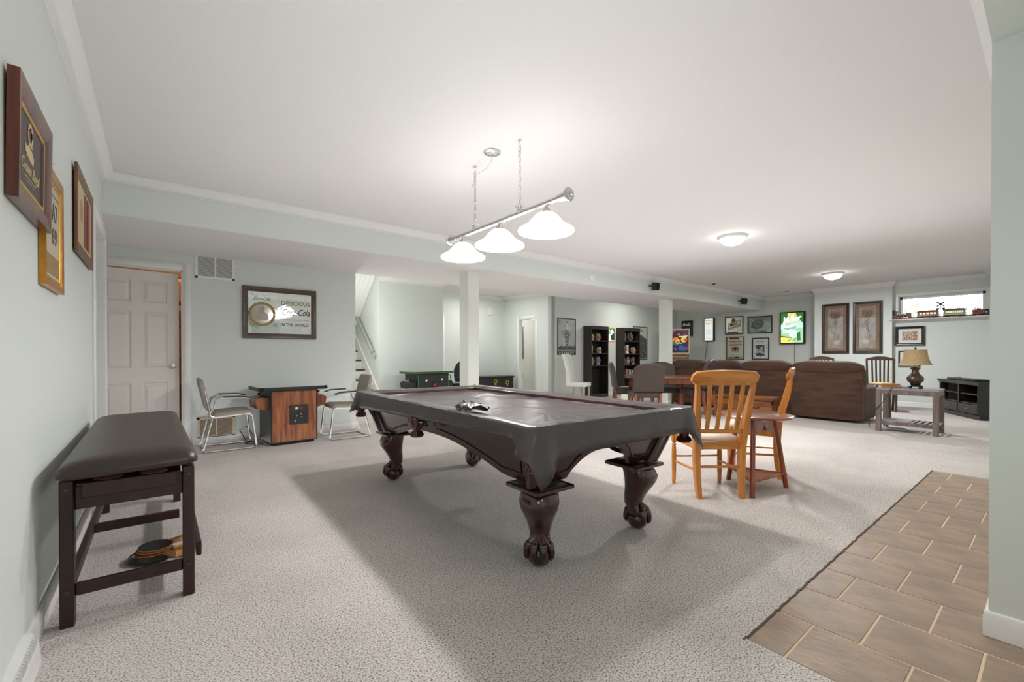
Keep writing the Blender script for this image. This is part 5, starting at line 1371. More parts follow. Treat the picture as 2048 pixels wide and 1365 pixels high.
art(t, [(-0.25, 0.08), (-0.21, 0.085), (-0.195, 0.05), (-0.205, 0.015), (-0.16, -0.02), (-0.15, -0.10), (-0.30, -0.10), (-0.29, -0.03), (-0.255, 0.01), (-0.265, 0.05)], P('portrait_shadow', '#8f857f', 0.3, 0.3), ya - 0.0009)
text('DRINK ICE COLD', 0.026, WF, t, (-0.24, yb, 0.235), width=0.25)
text('5\u00a2', 0.07, RB, t, (-0.355, yb, -0.17), shear=0.2); text('5\u00a2', 0.06, RB, t, (-0.075, yb, -0.165), shear=0.2)
text('FROM FOUNTAINS', 0.03, WF, t, (-0.215, yb, -0.222), width=0.26)
text('DELICIOUS', 0.085, TAN, t, (0.19, yb, 0.145), width=0.37, bold=0.002)
text('Coca-Cola', 0.125, RB, t, (0.19, yb, 0.02), shear=0.35, width=0.36, bold=0.002)
text('THE MOST REFRESHING DRINK', 0.026, TAN, t, (0.18, yb, -0.085), width=0.37)
text('IN THE WORLD', 0.06, RB, t, (0.18, yb, -0.155), width=0.36, bold=0.001)
for sx in (-1, 1):
    for sz in (-1, 1):
        for k in range(3):
            art(t, band(sx * (0.365 - 0.03 * k), sz * (0.245 - 0.006 * k), 0.012 + 0.006 * k, 0.018 + 0.006 * k, 90 * (k + (sx > 0)), 90 * (k + (sx > 0)) + 250, 12), WF, ya)
        art(t, band(sx * 0.385, sz * 0.27, 0.085, 0.090, {(-1, 1): 270, (-1, -1): 0, (1, 1): 180, (1, -1): 90}[(sx, sz)], {(-1, 1): 360, (-1, -1): 90, (1, 1): 270, (1, -1): 180}[(sx, sz)], 10), WF, ya)
for x in (-0.385, 0.38): art(t, [(x - 0.008, 0), (x, 0.03), (x + 0.008, 0), (x, -0.03)], WF, ya)
for (a, b, c, e) in ((-0.39, 0.275, 0.39, 0.279), (-0.39, -0.279, 0.39, -0.275)): art(t, rect(a, b, c, e), WF, ya)

# --- alcove wall: grey poster and hillside print
BLK_F = P('thin_black_frame', '#1d1e1f', 0.35)
t, ya = picture('framed_poster', 'thin black framed grey poster of a robed figure above the white chair', 'picture', (8.215, 7.99, 1.60), 0, 0.665, 0.935, 0.016, 0.02, BLK_F, P('poster_grey', '#b3b6b4', 0.5, vary=(5, 0.12)))
G1, G2, G3, G4 = I('#c9cbc8'), I('#4d504e'), I('#2c2e2d'), I('#747876')
art(t, [(-0.02, 0.40), (0.03, 0.41), (0.055, 0.36), (0.045, 0.31), (0.10, 0.22), (0.16, 0.10), (0.13, 0.06), (0.06, 0.20), (0.03, 0.18), (-0.04, 0.20), (-0.035, 0.30), (-0.045, 0.36)], G1, ya)
art(t, disc(0.01, 0.375, 0.025, 14), G2, ya - 0.001)
art(t, [(-0.07, 0.17), (0.07, 0.17), (0.085, 0.02), (0.06, -0.20), (0.01, -0.29), (-0.04, -0.20), (-0.07, 0.02)], G4, ya)
for k in range(4):
    z = 0.14 - 0.10 * k
    art(t, [(-0.055, z), (0.01, z - 0.06), (0.06, z), (0.045, z - 0.012), (0.01, z - 0.045), (-0.04, z - 0.012)], G3, ya - 0.001)
    art(t, disc(0.005, z - 0.01, 0.016, 10), G1, ya - 0.001)
for sx in (-1, 1):
    for k in range(3): art(t, [(sx * 0.09, 0.12 - 0.05 * k), (sx * (0.19 - 0.02 * k), 0.17 - 0.06 * k), (sx * (0.17 - 0.02 * k), 0.15 - 0.06 * k), (sx * 0.09, 0.09 - 0.05 * k)], G2, ya)
sky = [(-0.30, -0.36)]
random.seed(5)
for i in range(13): sky += [(-0.30 + 0.6 * i / 12, -0.27 + random.uniform(-0.03, 0.03)), (-0.30 + 0.6 * (i + 0.5) / 12, -0.265 + 0.03 * (i % 3))]
sky += [(0.30, -0.36)]
art(t, sky, G2, ya - 0.0005)
for k in range(9): art(t, rect(-0.28 + 0.065 * k, -0.355, -0.245 + 0.065 * k, -0.30), G4, ya - 0.0018)
art(t, rect(-0.31, -0.455, 0.31, -0.375), G3, ya); art(t, rect(-0.29, -0.372, 0.29, -0.366), G1, ya)
for k in range(7): art(t, rect(-0.27 + 0.08 * k, -0.44, -0.22 + 0.08 * k, -0.40), I('#b0b3b0'), ya - 0.001)
art(t, rect(-0.29, 0.33, -0.23, 0.41), G4, ya); art(t, rect(-0.28, 0.345, -0.24, 0.395), I('#a9aba9'), ya - 0.001)
t, ya = picture('framed_photograph', 'tall black framed hillside photograph partly behind the right bookcase', 'picture', (11.39, 7.99, 1.49), 0, 0.70, 0.99, 0.022, 0.02, BLK_F, P('pale_sky_print', '#c9cac2', 0.5))
art(t, [(-0.32, 0.32), (-0.1, 0.27), (0.08, 0.23), (0.32, 0.12), (0.32, -0.46), (-0.32, -0.46)], P('hillside_print', '#565a50', 0.6, vary=(14, 0.4)), ya)
art(t, disc(0.06, 0.38, 0.05, 14, 0.03), I('#a04a3a'), ya)
random.seed(9)
for k in range(22):
    x, z = random.uniform(-0.15, 0.27), random.uniform(-0.42, 0.08)
    art(t, disc(x, z, random.uniform(0.012, 0.035), 8), I(random.choice(['#7d8072', '#8e8a80', '#3f443b', '#6d5f50'])), ya - 0.001 - 0.0001 * k)
# dark wall sculpture peeping out left of the far column
ws = thing('wall_sculpture', 'dark stepped metal wall piece just left of the far column', 'wall decor', (12.52, 7.99, 1.53), 0)
MB().tube([(-0.12, -0.02, -0.33), (-0.12, -0.02, 0.33)], 0.012).build('stem', P('dark_metal', '#3b3d3d', 0.4, 0.5), ws)
for k in range(8): MB().box((-0.09 + 0.015 * (k % 2), -0.03, -0.30 + 0.085 * k), (0.14, 0.02, 0.045), 0.004, 1).build('bar', P('dark_metal', '#3b3d3d'), ws)

# --- recessed right wall: signs and mirrors
XR = 13.42
def cord(t, x0, z0, x1, z1):
    """power cord as a part of sign t, in its local frame"""
    MB().tube([(x0, -0.012, z0), (lerp(x0, x1, 0.3), -0.012, lerp(z0, z1, 0.35)), (lerp(x0, x1, 0.6) + 0.012, -0.012, lerp(z0, z1, 0.7)), (x1, -0.012, z1)], 0.006, 6).build('power_cord', P('dark_cord', '#3a3c3a', 0.5), t)
t = thing('sign_box', 'dark unlit wine sign box beside the pinball machine', 'sign', (XR, 7.585, 1.985), RIGHT)
MB().b2((-0.17, -0.11, -0.25), (0.17, 0, 0.25), 0.006, 1).build('case', P('dark_green_sign_case', '#1c221f', 0.35), t)
y = -0.1105
text('Bolla', 0.14, WHITEP, t, (0.0, y - 0.001, 0.12), shear=0.35, width=0.27, bold=0.003)
art(t, rect(-0.15, 0.015, 0.15, 0.035), REDP, y)
text('IMPORTED', 0.05, WHITEP, t, (0, y - 0.001, -0.03), width=0.26); text('WINE', 0.05, WHITEP, t, (0, y - 0.001, -0.085), width=0.16)
art(t, rect(-0.15, -0.22, 0.15, -0.14), I('#26362c'), y)
cord(t, 0.03, -0.25, 0.0, -1.5)
t = thing('light_box_sign', 'tall bright white lit sign box left of the four mirrors', 'sign', (XR, 6.845, 1.915), RIGHT)
MB().b2((-0.155, -0.10, -0.36), (0.155, 0, 0.36), 0.008, 1).build('case', P('black_sign_case', '#202323', 0.35), t)
MB().b2((-0.132, -0.106, -0.335), (0.132, -0.10, 0.335), 0.004, 1).build('lit_panel', P('lit_white_panel', '#8c908c', 0.4, emit=('#fbfffb', 0.36)), t)
pale = P('pale_lit_print', '#7f8582', 0.4, emit=('#cfd8d4', 0.30)); pw = P('warm_lit_print', '#8f7a68', 0.4, emit=('#f2c9a6', 0.34))
for (x, z, r) in ((-0.08, 0.19, 0.03), (0.0, 0.18, 0.035), (0.08, 0.2, 0.025)): art(t, disc(x, z, r, 14), pale, -0.1062)
art(t, rect(-0.12, 0.26, 0.12, 0.30), pw, -0.1062)
for sx in (-1, 1): art(t, [(sx * 0.02, -0.05), (sx * 0.05, 0.02), (sx * 0.065, 0.01), (sx * 0.035, -0.06)], pale, -0.1062)
art(t, rect(-0.06, 0.11, 0.06, 0.12), pale, -0.1062); art(t, rect(-0.08, -0.13, 0.08, -0.10), pale, -0.1062); art(t, rect(-0.11, -0.275, 0.11, -0.265), pale, -0.1062)
cord(t, -0.08, -0.36, -0.26, -1.5)
t, ya = picture('bar_mirror', 'black framed mirror with slanted label and red-gold crest, upper left of four', 'mirror', (XR, 6.112, 2.01), RIGHT, 0.525, 0.535, 0.026, 0.03, BLK_F, P('pale_bar_mirror', '#e3e6df', 0.12, 0.75), 'framed bar mirrors on the far wall')
art(t, [(-0.19, -0.12), (0.19, 0.0), (0.19, 0.17), (-0.19, 0.05)], I('#3c4a3e'), ya)
art(t, [(-0.175, -0.095), (0.175, 0.015), (0.175, 0.15), (-0.175, 0.04)], CREAM, ya - 0.001)
art(t, [(-0.19, -0.155), (0.19, -0.035), (0.19, -0.01), (-0.19, -0.13)], GOLDP, ya - 0.001)
art(t, disc(-0.02, 0.15, 0.065, 24), GOLDP, ya - 0.002); art(t, disc(-0.02, 0.15, 0.048, 24), I('#7a2b1e'), ya - 0.003); art(t, band(-0.02, 0.15, 0.015, 0.025, 20, 300, 14), GOLDP, ya - 0.004)
text('Miller', 0.12, BLACKP, t, (-0.02, ya - 0.0025, 0.035), shear=0.3, width=0.22, rot=(PI / 2, -rad(17), 0), bold=0.002)
text('HIGH LIFE', 0.035, BLACKP, t, (0.09, ya - 0.0025, -0.005), width=0.13, rot=(PI / 2, -rad(17), 0))
art(t, rect(-0.20, -0.235, 0.12, -0.19), I('#6b6258'), ya)
t, ya = picture('bar_mirror', 'wide dark framed grey-green etched mirror, upper right of four', 'mirror', (XR, 5.393, 1.995), RIGHT, 0.655, 0.49, 0.026, 0.03, P('olive_black_frame', '#2c2a1e', 0.4), P('grey_green_mirror', '#8f9890', 0.10, 0.85), 'framed bar mirrors on the far wall')
ET = P('etched_green_print', '#5d6a5f', 0.5)
art(t, [(-0.24, -0.08), (-0.20, 0.08), (-0.10, 0.15), (0.08, 0.15), (0.12, 0.02), (0.05, -0.10), (-0.10, -0.13)], ET, ya)
art(t, band(-0.06, 0.02, 0.05, 0.09, 0, 330, 20), P('etched_grey_print', '#7c887e', 0.5), ya - 0.001)
art(t, rect(-0.22, -0.165, 0.24, -0.158), ET, ya)
for k in range(6): art(t, rect(-0.13 + 0.055 * k, -0.205, -0.09 + 0.055 * k, -0.175), ET, ya)
for sx in (-1, 1): art(t, band(sx * 0.26, 0.16, 0.02, 0.03, 0, 270, 12), P('pale_etch', '#c3c9bf', 0.5), ya)
t, ya = picture('bar_mirror', 'whisky label mirror with maroon crest, lower left of four', 'mirror', (XR, 6.078, 1.335), RIGHT, 0.515, 0.675, 0.022, 0.03, P('thin_dark_frame', '#2c2a28', 0.35), P('cream_mirror', '#dcdcc6', 0.2, 0.3), 'framed bar mirrors on the far wall')
art(t, [(-0.16, 0.26), (0.12, 0.26), (0.12, 0.31), (-0.18, 0.31)], REDP, ya)
text('WINDSOR', 0.075, I('#2b3a2e'), t, (0.0, ya - 0.001, 0.195), width=0.38, bold=0.002); text('CANADIAN', 0.075, I('#2b3a2e'), t, (0.0, ya - 0.001, 0.095), width=0.38, bold=0.002)
art(t, rect(-0.08, 0.143, 0.08, 0.149), I('#8a8a78'), ya)
art(t, [(-0.045, 0.02), (0.045, 0.02), (0.05, -0.05), (0.0, -0.11), (-0.05, -0.05)], REDP, ya - 0.001); art(t, [(-0.03, 0.02), (0.03, 0.02), (0.02, 0.05), (-0.02, 0.05)], REDP, ya - 0.001)
GRNP = I('#3a4c3a')
for sx in (-1, 1):
    art(t, band(0, -0.04, 0.075, 0.10, 90 - sx * 35 - 0, 90 - sx * 150, 14), GRNP, ya); art(t, [(sx * 0.06, 0.0), (sx * 0.12, 0.02), (sx * 0.10, -0.02), (sx * 0.06, -0.03)], GRNP, ya - 0.001)
art(t, rect(-0.10, -0.185, 0.10, -0.178), I('#8a8a78'), ya); art(t, rect(-0.12, -0.22, 0.12, -0.213), I('#8a8a78'), ya); art(t, rect(-0.2, -0.29, 0.18, -0.265), I('#6a6a62'), ya); art(t, rect(0.0, -0.295, 0.09, -0.26), BLACKP, ya - 0.001)
t, ya = picture('bar_mirror', 'black framed white print with small black picture and dots, lower right of four', 'mirror', (XR, 5.37, 1.31), RIGHT, 0.45, 0.62, 0.026, 0.03, BLK_F, P('white_print_board', '#d8dadb', 0.35), 'framed bar mirrors on the far wall')
for k in range(6): art(t, rect(-0.10 + 0.035 * k, 0.19 + 0.006 * (k % 2), -0.075 + 0.035 * k, 0.215), I('#8b8e8f'), ya)
for k in range(4): art(t, rect(-0.07 + 0.04 * k, 0.150, -0.04 + 0.04 * k, 0.17), I('#8b8e8f'), ya)
art(t, rect(-0.12, -0.20, 0.12, 0.105), I('#b5b7b7'), ya); art(t, [(-0.12, 0.105), (0.10, 0.105), (0.0, 0.03), (-0.04, -0.03), (-0.12, 0.02)], I('#4b4e4d'), ya - 0.001)
art(t, rect(0.06, -0.10, 0.10, 0.09), I('#55595a'), ya - 0.001); art(t, [(-0.12, -0.20), (0.12, -0.20), (0.09, -0.15), (-0.02, -0.12), (-0.12, -0.14)], I('#3b3d3d'), ya - 0.001)
for k in range(12): art(t, disc(random.uniform(-0.10, 0.05), random.uniform(-0.13, 0.0), 0.012, 8), I(random.choice(['#3f4242', '#8d9090', '#e2e3e3'])), ya - 0.0018 - 0.0001 * k)
for (x, z) in ((-0.155, 0.07), (0.165, 0.10), (0.16, 0.02), (-0.15, -0.14), (-0.155, -0.22), (0.0, -0.235), (0.16, -0.22)): art(t, disc(x, z, 0.012, 8), I('#2b2c2c'), ya)
# green lit beer sign
t = thing('light_box_sign', 'green and white lit beer sign in a dark frame right of the mirrors', 'sign', (XR, 4.545, 1.862), RIGHT)
MB().b2((-0.30, -0.10, -0.435), (0.30, 0, 0.435), 0.01, 1).build('case', P('dark_olive_case', '#262a1a', 0.35), t)
def E_(nm, c, s): return P('lit_' + nm, c, 0.4, emit=(c, s))
MB().b2((-0.265, -0.106, -0.40), (0.265, -0.10, 0.40), 0.003, 1).build('lit_panel', E_('mint_panel', '#a9d3ac', 0.38), t)
yy = -0.1063
art(t, [(-0.265, 0.40), (-0.05, 0.40), (-0.14, 0.24), (-0.265, 0.10)], E_('deep_green', '#2f7d3a', 0.28), yy); art(t, [(0.08, 0.40), (0.265, 0.40), (0.265, 0.12), (0.18, 0.22)], E_('deep_green', '#2f7d3a', 0.28), yy)
art(t, rect(-0.10, 0.33, 0.10, 0.40), E_('yellow', '#e9dc6a', 0.4), yy - 0.0004); art(t, [(-0.265, 0.08), (0.20, 0.17), (0.265, 0.10), (0.265, 0.0), (-0.265, -0.06)], E_('aqua', '#bfe6e0', 0.42), yy - 0.0005)
art(t, [(-0.265, -0.24), (-0.02, -0.27), (0.06, -0.40), (-0.265, -0.40)], E_('yellow', '#e9dc6a', 0.4), yy); art(t, [(-0.265, -0.21), (-0.02, -0.25), (0.0, -0.275), (-0.265, -0.245)], E_('deep_green', '#2f7d3a', 0.28), yy - 0.0006)
art(t, [(0.12, -0.16), (0.20, -0.10), (0.21, -0.34), (0.14, -0.34)], E_('deep_green', '#2f7d3a', 0.28), yy - 0.0006)
art(t, [(-0.10, -0.06), (-0.02, -0.04), (-0.02, -0.11), (-0.10, -0.12)], E_('teal', '#5aa9a0', 0.35), yy - 0.0006)
art(t, disc(0.03, -0.16, 0.10, 18, 0.12), E_('mint_white', '#cfeadd', 0.42), yy - 0.0003); art(t, disc(-0.06, 0.02, 0.17, 18, 0.07), E_('pale_teal', '#8fc9b4', 0.34), yy - 0.0007)
for k in range(7): art(t, disc(-0.07 + 0.035 * k, -0.34 + 0.02 * (k % 3), 0.014, 8), E_('dark_leaf', '#356b3d', 0.2), yy - 0.0009)
WL = E_('white', '#ffffff', 0.6)
text('Miller', 0.24, WL, t, (-0.01, yy - 0.0016, 0.225), shear=0.3, width=0.46, rot=(PI / 2, -rad(11), 0), bold=0.006)
text('Genuine', 0.12, WL, t, (-0.09, yy - 0.0018, 0.05), shear=0.35, width=0.28, rot=(PI / 2, -rad(8), 0), bold=0.003); text('Draft', 0.12, WL, t, (-0.12, yy - 0.0018, -0.09), shear=0.35, width=0.22, rot=(PI / 2, -rad(8), 0), bold=0.003)
text('Miller', 0.242, E_('gold_edge', '#c8bf5a', 0.3), t, (-0.004, yy - 0.0012, 0.216), shear=0.3, width=0.47, rot=(PI / 2, -rad(11), 0), bold=0.011, name='lettering_shadow')
cord(t, 0.04, -0.435, 0.03, -1.45)

# --- flower pictures on the bump-out
DKF = P('espresso_frame', '#2c211c', 0.35)
TAUPEM = P('taupe_mount', '#7d6656', 0.7, vary=(6, 0.12))
def flower(yc, label, flip):
    t, ya = picture('flower_picture', label, 'picture', (12.70, yc, 1.765), RIGHT, 0.543, 1.195, 0.055, 0.03, DKF, P('slate_blue_art', '#a9adaa', 0.5, vary=(5, 0.16), c2='#84796f'), 'pair of flower pictures', mw=0.065, mmat=TAUPEM)
    s = -1 if flip else 1
    BRN, DK, PL = P('umber_art', '#7d6252', 0.6, vary=(25, 0.25)), I('#5a4237'), I('#cfc8ba')
    aw, ahh = 0.148, 0.468
    art(t, rect(-aw, 0.22 if flip else 0.28, aw, ahh), P('rose_brown_art', '#94776a', 0.6, vary=(10, 0.2)), ya)
    art(t, rect(-aw if not flip else 0.02, -ahh, -0.02 if not flip else aw, -0.25), P('warm_grey_art', '#a08d7c', 0.6, vary=(10, 0.2)), ya)
    for r_, n, mt in ((0.13, 11, BRN), (0.098, 9, DK), (0.072, 8, BRN), (0.038, 6, DK)):
        poly = []
        for i in range(n * 6):
            a = 2 * PI * i / (n * 6); q = r_ * (0.86 + 0.14 * abs(math.sin(n * a / 2)))
            poly.append((0.0 + s * 0.0 + q * math.cos(a) * 1.05, 0.32 + q * math.sin(a) * 0.78))
        art(t, poly, mt, ya - 0.001 - 0.0009 * (0.14 - r_) * 10)
    for i in range(14):
        a = 2 * PI * i / 14
        art(t, [(0.07 * math.cos(a), 0.32 + 0.055 * math.sin(a)), (0.128 * math.cos(a + 0.1), 0.32 + 0.098 * math.sin(a + 0.1)), (0.128 * math.cos(a + 0.15), 0.32 + 0.098 * math.sin(a + 0.15))], PL, ya - 0.0026)
    stem = [(0.0, 0.23), (s * 0.012, 0.1), (-s * 0.01, -0.02), (-s * 0.03, -0.20)]
    art(t, stem + [(x + 0.008, z) for x, z in reversed(stem)], DK, ya - 0.001)
    for (x0, z0, x1, z1, w) in ((0.0, 0.22, -s * 0.03, 0.05, 0.03), (0.0, 0.0, s * 0.045, 0.20, 0.03), (-s * 0.02, -0.15, -s * 0.085, -0.02, 0.025), (-s * 0.02, -0.12, s * 0.02, 0.04, 0.022)):
        mx, mz = (x0 + x1) / 2, (z0 + z1) / 2
        art(t, [(x0, z0), (mx - w, mz), (x1, z1), (mx + w * 0.6, mz)], BRN, ya - 0.0012); art(t, [(x0, z0), (mx - 0.004, mz), (x1, z1), (mx + 0.003, mz)], PL, ya - 0.002)
    for k in range(9):
        a = k / 9 * 2 * PI
        art(t, [(0.03 * s, -0.33), (0.03 * s + 0.06 * math.cos(a), -0.33 + 0.05 * math.sin(a)), (0.03 * s + 0.062 * math.cos(a + 0.3), -0.33 + 0.052 * math.sin(a + 0.3))], PL, ya - 0.0014)
flower(3.395, 'left one of the pair of dark framed brown flower pictures', False)
flower(2.782, 'right one of the pair of dark framed brown flower pictures', True)
t, ya = picture('framed_print', 'small black framed print of orange shapes under the window', 'picture', (12.85, 2.075, 1.548), RIGHT, 0.49, 0.42, 0.045, 0.035, P('black_ridged_frame', '#191a1a', 0.3), P('white_mount_board', '#e2e2dc', 0.6), mw=0.012, mmat=I('#3a3a38'))
random.seed(21)
art(t, rect(-0.125, -0.095, 0.125, 0.105), I('#c9b9a6'), ya)
for i in range(9):
    for j in range(7):
        x, z = -0.112 + 0.028 * i, -0.082 + 0.029 * j
        art(t, disc(x + random.uniform(-0.006, 0.006), z + random.uniform(-0.006, 0.006), random.uniform(0.009, 0.015), 7), I(random.choice(['#a8512c', '#8a4a34', '#b5694a', '#6f6a63', '#c4bdb2'])), ya - 0.0009 - 0.00003 * (i + j))
t, ya = picture('framed_print', 'brown framed print half hidden behind the lamp shade', 'picture', (12.85, 2.085, 1.045), RIGHT, 0.36, 0.35, 0.03, 0.025, P('brown_frame', '#4a362e', 0.4), P('white_mount_board', '#e2e2dc'))
art(t, rect(-0.10, -0.08, 0.10, 0.10), I('#a58a76'), ya)
# washroom picture seen through the doorway
t, ya = picture('framed_print', 'tall narrow grey framed print on the washroom wall seen through the doorway', 'picture', (8.77, 10.5, 1.50), 0, 0.19, 1.0, 0.035, 0.05, P('pewter_frame', '#8b8d8a', 0.35, 0.5), P('grey_print_board', '#a9aba6', 0.5), mw=0.012, mmat=I('#5d605e'))

# ================================================================== BOOKCASES AND STEINS
DKB = P('black_brown_veneer', '#2a2320', 0.4, vary=(5, 0.12), coat=0.15)
def bookcase(label, x0, x1, shelves):
    t = thing('bookcase', label, 'bookcase', ((x0 + x1) / 2, 7.845, 0), 0, 'black-brown bookcases on the alcove wall')
    w = (x1 - x0) / 2; d = 0.14; H = 1.90
    for s in (-1, 1): MB().b2((s * w - s * 0.028, -d, 0), (s * w, d, H - 0.02), 0.002, 1).build('side_panel', DKB, t, smooth=False)
    MB().b2((-w - 0.004, -d - 0.006, H - 0.03), (w + 0.004, d, H), 0.002, 1).build('top_board', DKB, t, smooth=False)
    MB().b2((-w + 0.028, -d, H - 0.085), (w - 0.028, -d + 0.02, H - 0.03)).build('top_rail', DKB, t, smooth=False)
    MB().b2((-w + 0.028, -d, 0.0), (w - 0.028, -d + 0.02, 0.085)).build('plinth', DKB, t, smooth=False)
    MB().b2((-w + 0.02, d - 0.012, 0.02), (w - 0.02, d, H - 0.03)).build('back_panel', P('black_back_board', '#17120f', 0.6), t, smooth=False)
    for z in shelves + [0.085]: MB().b2((-w + 0.028, -d + 0.004, z - 0.03), (w - 0.028, d - 0.012, z), 0.001, 1).build('shelf', DKB, t, smooth=False)
    return t
SH = [0.86, 1.18, 1.52]
SH2 = [0.50, 0.85, 1.17, 1.53]
bookcase('tall black-brown bookcase left of the lit sign, lower part empty', 8.85, 9.55, SH)
bookcase('tall black-brown bookcase right of the lit sign, behind the dining set', 10.24, 10.99, SH2)
def stein(label, x, y, z, h, r, cols, handle=1, lid=True, kind=0, grp='steins in the bookcases'):
    t = thing('beer_stein', label, 'stein', (x, y, z), 0, grp)
    a, b, c = [P('glaze_' + k.strip('#'), k, 0.3, vary=(45, 0.25)) for k in cols]
    if kind == 0: prof = [(0, 0), (r, 0), (r * 1.03, h * 0.05), (r * 0.93, h * 0.10), (r * 0.92, h * 0.5), (r * 0.86, h * 0.9), (r * 0.92, h * 0.95), (r * 0.9, h), (r * 0.8, h), (r * 0.78, h * 0.92), (0, h * 0.92)]
    else: prof = [(0, 0), (r * 0.75, 0), (r * 0.7, h * 0.07), (r * 0.6, h * 0.12), (r * 0.95, h * 0.30), (r, h * 0.45), (r * 0.9, h * 0.62), (r * 0.62, h * 0.78), (r * 0.66, h * 0.95), (r * 0.7, h), (0, h)]
    MB().lathe(prof, 18).build('body', a, t)
    g = MB()
    for zz in (0.28, 0.72) if kind == 0 else (0.40, 0.55): g.lathe([(r * 0.95 * (1 if kind == 0 else 1.03), h * zz), (r * 0.99 * (1 if kind == 0 else 1.05), h * (zz + 0.02)), (r * 0.95 * (1 if kind == 0 else 1.03), h * (zz + 0.04))], 18)
    for k in range(5):
        an = -PI / 2 + (k - 2) * 0.55
        g.sphere((r * 0.9 * math.cos(an), r * 0.9 * math.sin(an), h * 0.5), r * 0.26, n=8, sc=(1, 1, 1.4))
    g.build('relief_band', b, t)
    s = handle
    MB().tube([(s * r * 0.8, 0, h * 0.85), (s * r * 1.5, 0, h * 0.86), (s * r * 1.75, 0, h * 0.6), (s * r * 1.5, 0, h * 0.3), (s * r * 0.85, 0, h * 0.22)], r * 0.13, 8).build('handle', c, t)
    if lid: MB().lathe([(0, h * 1.26), (r * 0.12, h * 1.23), (r * 0.10, h * 1.14), (r * 0.5, h * 1.08), (r * 0.9, h * 1.03), (r * 0.92, h), (0, h)], 16).build('lid', P('pewter_lid', '#8f8d86', 0.35, 0.7) if kind == 0 else c, t)
    return t
Yf = 7.79
TANC = ('#a98f6b', '#7b5a3c', '#8a6f50'); GRYC = ('#8f8a99', '#6b6678', '#a09ba6'); CRC = ('#c9bda0', '#6e6250', '#b5a787'); DKC = ('#5b4a3c', '#a08a64', '#7a6145'); WHC = ('#d8ccc0', '#a5796a', '#c7b8a8')
# left bookcase
stein('short tan mug on the top shelf of the left bookcase, left', 8.965, Yf, SH[2], 0.155, 0.055, CRC, 1, False)
stein('round-bellied brown tankard with crown lid on the top shelf of the left bookcase', 9.20, Yf, SH[2], 0.17, 0.085, TANC, 1, True, 1)
stein('tall pale stein at the left of the middle shelf, left bookcase', 8.925, Yf, SH[1], 0.215, 0.05, CRC, 1, True)
stein('cream mug with handle to the left on the middle shelf of the left bookcase', 9.27, Yf, SH[1], 0.155, 0.062, ('#c4bba4', '#4f4a42', '#ada48f'), -1, False)
stein('tan figured tankard on the lower shelf of the left bookcase, left', 8.945, Yf, SH[0], 0.20, 0.068, ('#b39a72', '#7e6746', '#9d8560'), 1, True, 1)
stein('grey-violet stein with pointed lid on the lower shelf of the left bookcase', 9.20, Yf, SH[0], 0.205, 0.062, GRYC, 1, True)
# right bookcase
stein('grey lidded stein at the left of the top shelf, right bookcase', 10.40, Yf + 0.03, SH2[3], 0.21, 0.05, ('#56524c', '#3c3a36', '#77736a'), 1, True)
t = thing('souvenir_glass', 'dark glass tankard with amber emblem on the top shelf of the right bookcase', 'tankard', (10.63, Yf, SH2[3]), 0)
MB().lathe([(0, 0), (0.07, 0), (0.075, 0.02), (0.06, 0.06), (0.062, 0.2), (0.05, 0.26), (0, 0.26)], 20).build('body', P('smoky_glass', '#3c3b3f', 0.15), t)
MB().prism(band(0, 0.12, 0.03, 0.052, 0, 355, 20), 0.006, y0=-0.072).build('emblem', P('amber_emblem', '#b0652c', 0.4), t)
MB().prism(rect(-0.03, 0.10, 0.03, 0.14), 0.006, y0=-0.074).build('emblem', P('dark_emblem', '#3a2a24', 0.4), t)
MB().tube([(-0.06, 0, 0.22), (-0.105, 0, 0.20), (-0.11, 0, 0.08), (-0.07, 0, 0.04)], 0.010).build('handle', P('clear_rim', '#a9a6a0', 0.1), t)
stein('white stein with pink relief on the second shelf of the right bookcase', 10.47, Yf, SH2[2], 0.235, 0.058, WHC, -1, False)
stein('face mug with big loop handle on the second shelf of the right bookcase', 10.78, Yf, SH2[2], 0.19, 0.065, ('#8a6a4c', '#d0b48c', '#c9b796'), -1, False)
stein('slim cream stein at the left end of the third shelf, right bookcase', 10.345, Yf + 0.02, SH2[1], 0.20, 0.045, CRC, 1, True)
stein('dark banded stein, middle of the third shelf, right bookcase', 10.50, Yf, SH2[1], 0.205, 0.058, ('#6c6252', '#b9a98a', '#8b7d68'), -1, True)
stein('grey-brown stein, right on the third shelf, right bookcase', 10.76, Yf, SH2[1], 0.20, 0.056, ('#857761', '#4c443a', '#9a8c74'), -1, True)
stein('tan lidded stein on the fourth shelf of the right bookcase, left', 10.46, Yf, SH2[0], 0.215, 0.050, TANC, -1, True)
stein('narrow white stein on the fourth shelf of the right bookcase, middle', 10.60, Yf, SH2[0], 0.21, 0.034, WHC, 1, False)
stein('pale green-grey stein on the fourth shelf of the right bookcase, right', 10.72, Yf, SH2[0], 0.185, 0.050, ('#b3b29a', '#7d7a64', '#a19d86'), 1, True)
